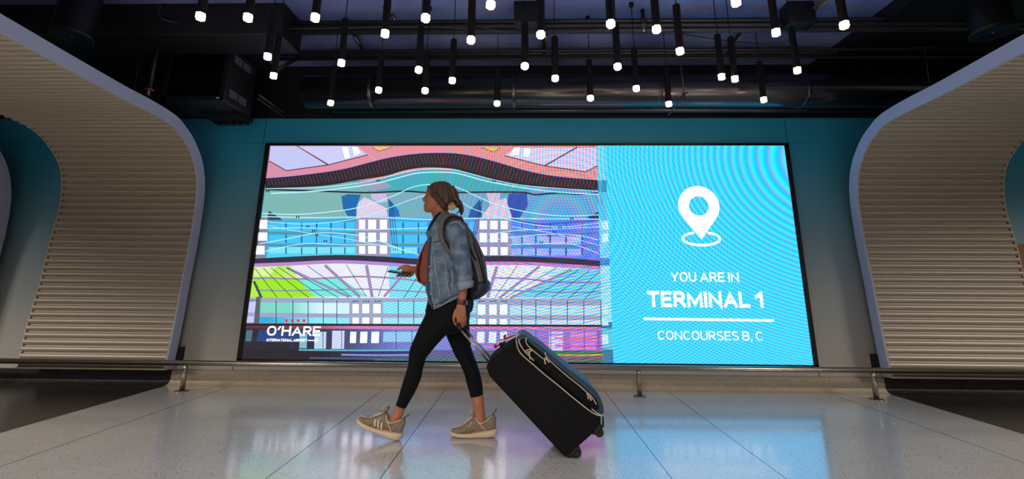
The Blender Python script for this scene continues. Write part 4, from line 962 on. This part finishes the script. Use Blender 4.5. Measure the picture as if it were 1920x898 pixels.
seam([(815, 485), (817, 505), (821, 530), (826, 556)], .0024, M['thread']); seam([(834, 483), (836, 505), (838, 530), (843, 556)], .0024, M['thread'])
seam([(841, 505), (843, 520), (842, 535), (845, 542)], .0030, M['denim_dark'], name='welt_pocket'); seam([(847, 505), (849, 522), (848, 538)], .0026, M['thread'])
seam([(810.5, 574), (824, 568), (842, 559), (858, 551)], .0030, M['denim_dark'], name='hem_seam'); seam([(812, 579), (826, 573.5), (843, 564), (859, 556)], .0042, M['denim_light'], name='hem_edge')
for i, (x, y) in enumerate(((805.5, 500), (805.8, 526), (808.6, 551), (814.5, 574))):
    p = side(x, y, lift=.012); bm = bmesh.new(); lathe(bm, [(.0075, 0), (.0075, -.003), (.005, -.005), (.001, -.005)], p, 14, 'Y'); obj('button', bm, M['copper'], jacket)
# lapel, collar and far front edge
bm = bmesh.new()
for s in (-1, 1): tube(bm, [q(829, 398.5, s*.03), q(820, 408, s*.062), q(812, 420, s*.085), q(806, 432, s*.10), q(801, 441, s*.105)], [.014, .020, .021, .018, .010], 12, 4, flat=((0, 1, 0), .014))
obj('collar_lining', bm, M['lining'], jacket)
bm = bmesh.new()
for s in (-1, 1): prism(bm, [q(798, 436, s*.13), q(808, 428, s*.128), q(813, 434, s*.15), q(807, 449, s*.155), q(801, 447, s*.14)], V((0, .010, 0)))
o = obj('lapel', bm, M['denim'], jacket, False); bevelled(o, .004)
bm = bmesh.new(); tube(bm, [q(833, 399, -.05), q(826, 407, -.085), q(818, 419, -.118), q(811, 431, -.142)], [.012, .016, .016, .010], 12, 4); obj('collar', bm, M['denim'], jacket); bm = bmesh.new(); tube(bm, [q(833, 399, .05), q(826, 407, .085), q(818, 419, .118)], [.012, .016, .014], 12, 4)
obj('collar', bm, M['denim'], jacket)
bm = bmesh.new(); tube(bm, [q(800, 455, -.055), q(790.5, 480, -.075), q(785.5, 500, -.078), q(784.6, 516, -.075), q(788, 527, -.068)], .008, 10, 4, flat=((0, 1, 0), .014)); obj('dark_front_edge', bm, M['lining'], jacket)
# cuff
bm = bmesh.new()
secs = [S((855.5, 529.5), (888, 525.5), -.202, .064, 2.2), S((856.5, 531), (888, 526.5), -.202, .066, 2.2), S((859, 544.5), (887.5, 537.5), -.200, .063, 2.2), S((860.5, 545), (886.5, 538), -.200, .056, 2.2)]
loft(bm, secs, 32); obj('cuff', bm, M['denim_light'], jacket)
def sl(x, y): return q(x, y, -.268)
bm = bmesh.new(); tube(bm, [q(843, 421, -.225), q(852, 416, -.215), q(863, 420, -.225), q(871, 430, -.232)], .003, 8, 4); obj('shoulder_seam', bm, M['thread'], jacket)
bm = bmesh.new(); tube(bm, [q(876, 442, -.232), q(880, 468, -.246), q(883, 492, -.252), q(885.5, 520, -.25)], .003, 8, 4); obj('sleeve_seam', bm, M['denim_dark'], jacket)
# wristwatch
bm = bmesh.new(); c = q(866, 566.5, -.186)
loft(bm, [S((857.2, 561.5), (874.8, 563), -.187, .026), S((856.7, 562), (875.2, 563.5), -.187, .028), S((856.6, 569.5), (874.6, 571), -.183, .0265), S((857, 570), (874.2, 571.5), -.183, .024)], 24)
wt = obj('watch_strap', bm, mat('woven_strap', (40, 30, 26), .6, noise=(160, (140, 84, 54), .5, .58)), walker)
bm = bmesh.new(); a, b = q(869.5, 562, -.215), q(876.5, 572, -.165); box(bm, (a.x, -.212+YC, b.z), (b.x, -.165+YC, a.z)); o = obj('watch_case', bm, mat('watch', (22, 22, 26), .25), wt, False); bevelled(o, .005)
bm = bmesh.new(); ell(bm, q(854.6, 609.3, -.146), (.0055, .0045, .006)); obj('red_nail', bm, mat('nail', (170, 24, 36), .25), walker)
bm = bmesh.new(); 
loft(bm, [(q(872.6, 601, -.172), V((.0096, 0, .002)), V((0, .0096, 0)), 2), (q(872.6, 601.7, -.172), V((.0096, 0, .002)), V((0, .0096, 0)), 2)], 16); obj('ring', bm, mat('gold', (214, 170, 90), .25, 1), walker)

# trainers, built once in a local frame (x from toe to heel, z up, metres)
M['knit'] = mat('beige_knit', (150, 130, 106), .85, noise=(70, (118, 100, 80), .4, .65, (1, 1, 3)), bump=(260, .5))
M['sole'] = mat('cream_sole', (206, 182, 148), .6)
M['lace'] = mat('cream_lace', (206, 188, 160), .8)
M['stripe'] = mat('pale_stripe', (212, 194, 168), .7)
K = 1/266
def shoe(mtx, stripes):
    T = lambda x, z, y=0: mtx @ V(((x-844)*K, y, (821.5-z)*K))
    def tf(bm): 
        return bm
    up = [(845.5, 811, 817, .020), (849, 808, 817, .031), (857, 805.5, 816.5, .041), (866, 801.8, 816, .044), (873, 797.5, 815.5, .043), (879, 792.5, 815, .040), (884, 787.5, 814, .036), (888, 789, 813, .034), (894, 794, 812, .033), (901, 794.5, 811.5, .033), (908, 790, 811, .033), (914, 786, 811, .032), (918.5, 786, 811, .028), (921.5, 791, 811, .018)]
    bm = bmesh.new(); secs = []
    for x, zt, zb, hw in up: secs.append((T(x, (zt+zb)/2), T(x, zt)-T(x, (zt+zb)/2), V((0, hw, 0)), 2.5))
    # secs' second axis is the shoe's own height direction
    loft(bm, secs, 24); s0 = remeshed('trainer', bm, M['knit'], walker, .0035, 3)
    bm = bmesh.new(); secs = []
    for x, zt, zb, hw in ((844, 812, 817.5, .018), (847, 811.5, 819.5, .032), (855, 813, 820.6, .044), (866, 814, 821.3, .048), (880, 813.8, 821.5, .044), (893, 812, 821.5, .040), (906, 809.5, 821.5, .040), (917, 807.5, 820.4, .038), (922, 806.5, 818, .030), (924.3, 808, 814.5, .016)):
        secs.append((T(x, (zt+zb)/2), T(x, zt)-T(x, (zt+zb)/2), V((0, hw, 0)), 3.2))
    loft(bm, secs, 24); obj('sole', bm, M['sole'], s0)
    bm = bmesh.new()
    for k, x in enumerate((868, 872.5, 877, 881)):
        z = 800-(x-868)*.85
        tube(bm, [T(x-3, z+3.5, -.032), T(x, z-1.2, -.016), T(x+1.5, z-2.4, 0), T(x, z-1.2, .016), T(x-3, z+3.5, .032)], .0028, 6, 4)
        tube(bm, [T(x-3, z+3.5, -.032), T(x+1.5, z-1.6, -.012), T(x+5, z-4, .014)], .0026, 6, 4)
    tube(bm, [T(881, 789, 0), T(877, 793, -.02), T(870, 797, -.034), T(864, 801, -.042), T(856, 803.2, -.046), T(849, 803.3, -.05)], .0022, 6, 5)
    tube(bm, [T(881, 789, -.004), T(879, 785, -.012), T(877.5, 780, -.012), T(879.5, 779.5, -.010), T(881, 786, -.006)], .0018, 6, 5)
    tube(bm, [T(881, 789, -.008), T(882, 795, -.03), T(878, 801, -.040), T(874, 803, -.042)], .0024, 6, 5)
    obj('laces', bm, M['lace'], s0)
    bm = bmesh.new(); tube(bm, [T(880, 791, 0), T(883.5, 784, 0), T(885.5, 779.5, 0)], [.012, .012, .009], 8, 3, flat=((0, 1, 0), .022)); obj('tongue', bm, M['knit'], s0)
    bm = bmesh.new(); tube(bm, [T(915, 788, 0), T(918, 783, 0), T(921, 779, 0), T(921.5, 776, 0)], [.006, .005, .004, .003], 8, 3, flat=((0, 1, 0), .008)); obj('heel_tab', bm, mat('heel_tab', (92, 82, 72), .7), s0)
    bm = bmesh.new()
    tube(bm, [T(888, 789.5, -.031), T(892, 796.2, -.034), T(899, 797.6, -.035), T(907, 793, -.034), T(914, 787, -.030)], .0035, 8, 4); tube(bm, [T(892, 796.5, -.035), T(900, 803, -.037), T(906, 809, -.038)], .003, 8, 4)
    obj('collar_binding', bm, M['sole'], s0)
    if stripes:
        bm = bmesh.new()
        for x in (874.5, 880.5, 886.5): tube(bm, [T(x, 801, -.0375), T(x+1, 805.5, -.043), T(x+3.5, 810.5, -.044)], .0055, 8, 3, flat=((0, 1, 0), .0035))
        obj('side_stripe', bm, M['stripe'], s0)
    return s0
b0 = q(844, 821.5, .042)
shoe(Matrix.Translation(V((b0.x, b0.y, 0.0))), False)
fh = q(743.5, 825.3, -.046); ang = radians(20)
# heel edge of the sole (x=917 local) sits on the floor, toe raised
loc = Matrix.Rotation(ang, 4, 'Y'); piv = V(((918-844)*K, 0, .002))
shoe(Matrix.Translation(V((fh.x, YC-.046, .001))) @ loc @ Matrix.Translation(-piv), True)

# ------------------------------------------------------------------ phone
M['phone'] = mat('phone_black', (18, 20, 24), .3)
a, b = q(729.5, 506.5, .052), q(769, 512.5, .052); d = (b-a).normalized(); nrm = V((-d.z, 0, d.x)); 
if nrm.z < 0: nrm = -nrm
ph = empty('phone', (a+b)/2, 'dark smartphone held flat in the woman\'s forward hand', 'phone')
bm = bmesh.new(); vs = []
W_ = V((0, .036, .005)); nrm = (nrm-V((0, .14, 0))).normalized(); pts = [a-W_, b-W_, b+W_, a+W_]
prism(bm, pts, -nrm*.010); o = obj('case', bm, M['phone'], ph, False); bevelled(o, .004)
bm = bmesh.new(); k = d*.004; W_ *= .9; prism(bm, [a-W_+k+nrm*.0002, b-W_-k+nrm*.0002, b+W_-k+nrm*.0002, a+W_+k+nrm*.0002], nrm*.0012); obj('display', bm, mat('phone_glass', (16, 22, 30), .08), ph, False)

# ------------------------------------------------------------------ backpack
bp = empty('backpack', q(895, 560, 0), 'grey and black backpack worn on the walking woman\'s back', 'backpack')
M['bp_grey'] = mat('heather_grey', (112, 104, 98), .85, noise=(120, (88, 82, 78), .4, .6), bump=(180, .3))
M['bp_black'] = mat('black_mesh', (16, 17, 22), .8, bump=(300, .3))
M['bp_navy'] = mat('navy_nylon', (28, 34, 48), .6, noise=(20, (38, 46, 62), .4, .7))
bm = bmesh.new()
loft(bm, [S((861, 414), (868, 414), 0, .06), S((865, 424), (877, 424), 0, .105, 2.6), S((873, 440), (888, 439), 0, .13, 2.8), S((877, 459), (897.5, 458), 0, .145, 3), S((879, 480), (907, 479), 0, .15, 3), S((880, 502), (911, 500), 0, .152, 3), S((881, 526), (914, 525), 0, .152, 3), S((881, 545), (915, 543), 0, .145, 3), S((880, 558), (900, 556), 0, .10, 2.4)], 32)
remeshed('main_bag', bm, M['bp_grey'], bp, .006, 3, (.05, .006))
bm = bmesh.new()
loft(bm, [S((869, 466), (876, 466), -.005, .130, 2.4), S((872, 480), (887, 480), -.005, .152, 3), S((874, 498), (897.5, 498), -.005, .162, 3), S((875, 515), (902.5, 515), -.005, .165, 3), S((877, 530), (906, 530), -.005, .165, 3), S((879, 546), (908, 545), -.005, .155, 3)], 28)
obj('side_pocket', bm, M['bp_black'], bp)
bm = bmesh.new()
loft(bm, [S((882, 534), (916.5, 526), 0, .150, 3), S((882, 540), (919.5, 532), 0, .158, 3), S((882, 548), (919, 542), 0, .156, 3), S((880, 556), (910, 552), 0, .14, 2.8), S((884, 562), (898, 560.5), 0, .10, 2.4)], 32)
obj('base', bm, M['bp_navy'], bp)
for pts, r in (([(870, 424), (882, 442), (893, 470), (900, 492), (905, 512), (909, 530)], .0055), ([(874, 425), (887, 445), (899, 470), (906, 500), (911, 528)], .0035), ([(867, 432), (876, 450), (884, 472), (892, 488)], .006)):
    bm = bmesh.new(); n_ = len(pts); tube(bm, [q(x, y, -(.095+.055*min(1, i/2))) for i, (x, y) in enumerate(pts)], r, 8, 4); obj('piping', bm, M['bp_black'], bp)
bm = bmesh.new(); tube(bm, [q(860, 418, 0), q(857, 409, 0), q(864, 407, 0), q(869, 415, 0)], .006, 8, 5, flat=((0, 1, 0), .012)); obj('haul_loop', bm, M['bp_black'], bp)
SP = [(q(868, 416, -.10)), (q(858, 408.5, -.12)), (q(847, 404.5, -.135)), (q(837, 407.5, -.15)), (q(829.5, 417, -.176)), (q(826.8, 432, -.192)), (q(829, 448, -.196)), (q(835.5, 461, -.196)), (q(844, 473, -.196)), (q(850, 486, -.19))]
bm = bmesh.new(); tube(bm, SP, [.012, .016, .018, .019, .020, .020, .018, .014, .010, .008], 12, 4, flat=((0, 1, 0), .010)); st = obj('shoulder_strap', bm, M['bp_grey'], bp)
IN = [q(868, 415, -.115), q(858, 407.5, -.135), q(848, 405.5, -.15), q(840, 409, -.165), q(834.2, 418, -.19), q(831.6, 432, -.204), q(833.5, 447, -.208), (q(839, 459, -.206)), (q(846.5, 471, -.204))]
bm = bmesh.new(); tube(bm, IN, .0055, 8, 4); obj('strap_edge', bm, M['bp_black'], st)
SP2 = [V((p.x, YC+(YC-p.y), p.z)) for p in SP]
bm = bmesh.new(); tube(bm, SP2, [.012, .016, .018, .019, .020, .020, .018, .014, .010, .008], 12, 4, flat=((0, 1, 0), .010)); obj('shoulder_strap', bm, M['bp_grey'], bp)
bm = bmesh.new(); tube(bm, [q(884, 556, .09), q(883, 570, .10), q(880, 582, .10), q(874, 586, .10)], [.012, .02, .018, .006], 8, 4); obj('hanging_strap', bm, M['bp_navy'], bp)

# ------------------------------------------------------------------ suitcase
YN, WS = 2.82, .40
def k3(x, y, dy=0): return at(x, y, YN)+V((0, dy, 0))
M['case'] = mat('black_ballistic', (15, 14, 15), .85, spec=.15, noise=(260, (24, 22, 22), .45, .6), bump=(300, .3))
M['case_front'] = mat('screen_lit_nylon', (26, 50, 68), .55, noise=(200, (32, 58, 76), .45, .6), bump=(300, .2))  # blue screen light falling on the case front, painted into the nylon colour
M['zip'] = mat('pale_piping', (190, 172, 146), .5)
M['rubber'] = mat('black_rubber', (12, 12, 13), .6)
case = empty('suitcase', k3(1082, 860, WS/2), 'large black soft-sided wheeled suitcase with pale piping, tilted and pulled behind the woman', 'suitcase')
OUT = [(911.5, 690), (913.5, 683.5), (921, 675), (945, 656.5), (962, 643.5), (968, 642.5), (972.5, 647), (979, 657), (990, 668.5), (1015, 690.5), (1040, 712), (1075, 741), (1107, 767), (1123, 777), (1128, 782), (1127, 796), (1111, 815), (1083, 840), (1067, 855), (1059, 856), (1052, 851), (1010, 806), (960, 752), (918, 707)]
def ring_pts(P_, k=3):
    P_ = P_+[P_[0]]; return [p.xy for p in catmull([(x, y, 0) for x, y in P_], k)][:-1]
bm = bmesh.new(); prism(bm, [k3(x, y) for x, y in OUT], V((0, WS, 0))); o = obj('main_compartment', bm, M['case'], case, True); bevelled(o, .022, 4, 50)
FR = [(966, 643), (971, 634), (978, 628.5), (986, 630), (1001, 641), (1020, 654.5), (1040, 671), (1062, 690), (1085, 707), (1107, 724), (1121, 737), (1128.5, 750), (1132.5, 764), (1133.5, 775), (1128, 781), (1120, 775), (1107, 766), (1075, 740), (1040, 711), (1015, 689), (990, 667), (979, 656)]
bm = bmesh.new(); prism(bm, [k3(x, y)+V((0, .008, 0)) for x, y in FR], V((0, WS-.016, 0))); o = obj('front_pocket', bm, M['case_front'], case, True); bevelled(o, .014, 4, 50)
# near side gusset in black over the front section
GU = [(975, 640), (980, 634), (988, 638), (1016, 661), (1040, 681), (1070, 706), (1100, 731), (1118, 748), (1124, 764), (1119, 770), (1100, 757), (1070, 733), (1040, 708), (1015, 686), (990, 664), (981, 655)]
bm = bmesh.new(); prism(bm, [k3(x, y)+V((0, -.001, 0)) for x, y in GU], V((0, .01, 0))); o = obj('side_gusset', bm, M['case'], case, False); bevelled(o, .004)
def piping(pts, r=.0034, name='piping', dy=-.004, m='zip', parent=case):
    bm = bmesh.new(); tube(bm, [k3(x, y, dy) for x, y in pts], r, 8, 4); return obj(name, bm, M[m], parent)
piping([(968.5, 641), (970, 650), (976, 662), (990, 675), (1000, 683.5), (1020, 701), (1045, 721), (1075, 746), (1103, 768), (1118, 777), (1128, 779)])
piping([(973, 635), (974.5, 644), (984, 659), (996, 671), (1001, 676)])
piping([(987, 632), (986, 640), (990, 648), (1003, 660), (1019, 673)], .0031)
piping([(1022, 660), (1024, 668), (1034, 679), (1060, 702), (1085, 722), (1101, 736), (1111, 746), (1118, 758)], .0031)
piping([(1109, 766), (1118, 773), (1131, 780)], .003)
for dy in (WS+.004,): 
    for pts in ([(968.5, 641), (970, 650), (976, 662), (1000, 683.5), (1045, 721), (1103, 768), (1128, 779)],): piping(pts, dy=dy)
# piping over the top end
bm = bmesh.new(); tube(bm, [k3(969, 641.5, -.004), k3(967.5, 640.2, .03), k3(967.5, 640.2, WS-.03), k3(969, 641.5, WS+.004)], .0036, 8, 4); obj('piping', bm, M['zip'], case)
piping([(998, 690), (1030, 716), (1080, 758)], .0012, 'stitch_line', -.001, 'rubber'); piping([(1003, 668), (1040, 697), (1095, 741)], .0015, 'stitch_line', -.002, 'rubber')
def puller(x, y, L_=9, ang_=78):
    root_p = k3(x, y, -.012); dx, dz = cos(radians(ang_)), sin(radians(ang_))
    bm = bmesh.new(); e1 = k3(x+dx*L_*.45, y+dz*L_*.45, -.014); e2 = k3(x+dx*L_, y+dz*L_, -.014)
    tube(bm, [k3(x, y-3, -.006), root_p, e1], [.0045, .0055, .004], 8); tube(bm, [e1, (e1+e2)/2, e2], [.0036, .005, .0045], 8)
    return obj('zip_puller', bm, M['zip'], case)
puller(992, 662, 11); puller(1021, 674, 8); puller(1024, 672, 9, 50); puller(1101, 738, 9); puller(1106, 742, 8)
bm = bmesh.new(); tube(bm, [k3(985, 658, -.012), k3(990, 655, -.016), k3(996, 655, -.016), k3(995, 658, -.016), k3(987, 660, -.014)], .0035, 8, 4); obj('zip_puller', bm, M['zip'], case)
bm = bmesh.new(); tube(bm, [k3(1131, 780, .02), k3(1132, 790, .02), k3(1131.5, 802, .02)], [.004, .005, .006], 8, 3); obj('hanging_pull', bm, M['rubber'], case)
# telescopic handle: two poles and the grip across them
for dy in (.12, .28):
    a, b = at(917.5, 680.5, YN+.12), at(863, 617.5, YN+.12); a = a+(a-b)*.12
    bm = bmesh.new(); tube(bm, [V((a.x, YN+dy, a.z)), V((b.x, YN+dy, b.z))], .0072, 12); obj('handle_pole', bm, mat('aluminium', (170, 160, 150), .3, .9), case)
g = at(860.5, 612.5, YN+.12)
bm = bmesh.new()
tube(bm, [V((b.x, YN+.12, b.z)), V((g.x, YN+.12, g.z)), V((g.x-.006, YN+.15, g.z+.006)), V((g.x-.006, YN+.25, g.z+.006)), V((g.x, YN+.28, g.z)), V((b.x, YN+.28, b.z))], [.013, .014, .014, .014, .014, .013], 12, 4); obj('handle_grip', bm, M['rubber'], case)
# carry handle and luggage ribbon on the top end
bm = bmesh.new(); tube(bm, [k3(936, 664, .20), k3(938, 655, .20), k3(950, 645, .20), k3(958, 641, .20), k3(963, 646, .20)], .009, 10, 4, flat=((0, 1, 0), .018)); obj('carry_handle', bm, M['case_front'], case)
M['ribbon'] = mat('red_ribbon', (168, 26, 44), .6); M['tagw'] = mat('white_tag', (214, 218, 228), .5)
def ribbon(P_, w_, m, name):
    bm = bmesh.new(); tube(bm, P_, [w_]*len(P_), 8, 4, flat=((0, 1, .2), .004)); return obj(name, bm, M[m], case)
ribbon([k3(944, 640, .16), k3(945, 634, .16), k3(947, 642, .15), k3(957, 638, .15)], .008, 'ribbon', 'red_ribbon'); ribbon([k3(934, 644, .16), k3(942, 643, .16), k3(955, 638, .16), k3(966, 634, .16)], .006, 'ribbon', 'red_ribbon')
ribbon([k3(924, 658, .15), k3(931, 652, .15), k3(939, 648, .15)], .010, 'ribbon', 'red_ribbon')
ribbon([k3(932, 650, .13), k3(938, 645, .13), k3(950, 642, .13), k3(966, 635, .13)], .0035, 'tagw', 'white_tag'); ribbon([k3(930, 653, .13), k3(934, 646, .13), k3(943, 643, .13)], .005, 'tagw', 'white_tag'); ribbon([k3(947, 646, .11), k3(955, 641, .11), k3(974, 630, .11)], .0025, 'tagw', 'white_tag')
# corner guards and wheels
for pts, nm in (([(1062, 857), (1070, 852), (1080, 843), (1086, 838)], 'corner_guard'), ([(1112, 816), (1120, 806), (1126, 799)], 'corner_guard')):
    for dy in (.03, WS-.03):
        bm = bmesh.new(); tube(bm, [k3(x, y, dy) for x, y in pts], [.012, .024, .024, .014][:len(pts)], 10, 3); obj(nm, bm, M['rubber'], case)
RW = .032
w1 = k3(1080.5, 852.5, 0); w1.z = RW
for dy in (.035, WS-.035):
    c = V((w1.x, YN+dy, RW)); bm = bmesh.new(); lathe(bm, [(.010, -.014), (RW*.8, -.013), (RW, -.008), (RW, .008), (RW*.8, .013), (.010, .014)], c, 28, 'Y'); wh_ = obj('wheel', bm, M['rubber'], case)
    bm = bmesh.new(); lathe(bm, [(.012, -.0155), (.012, .0155)], c, 16, 'Y'); obj('hub', bm, mat('hub', (60, 60, 62), .4), wh_)
    c = k3(1125.3, 814, dy); bm = bmesh.new(); lathe(bm, [(.008, -.012), (.020, -.011), (.025, -.007), (.025, .007), (.020, .011), (.008, .012)], c, 24, 'Y'); obj('caster', bm, M['rubber'], case)
    bm = bmesh.new(); tube(bm, [k3(1124, 800, dy), k3(1128, 806, dy), c], [.014, .013, .010], 8, 3); obj('caster_fork', bm, M['rubber'], case)
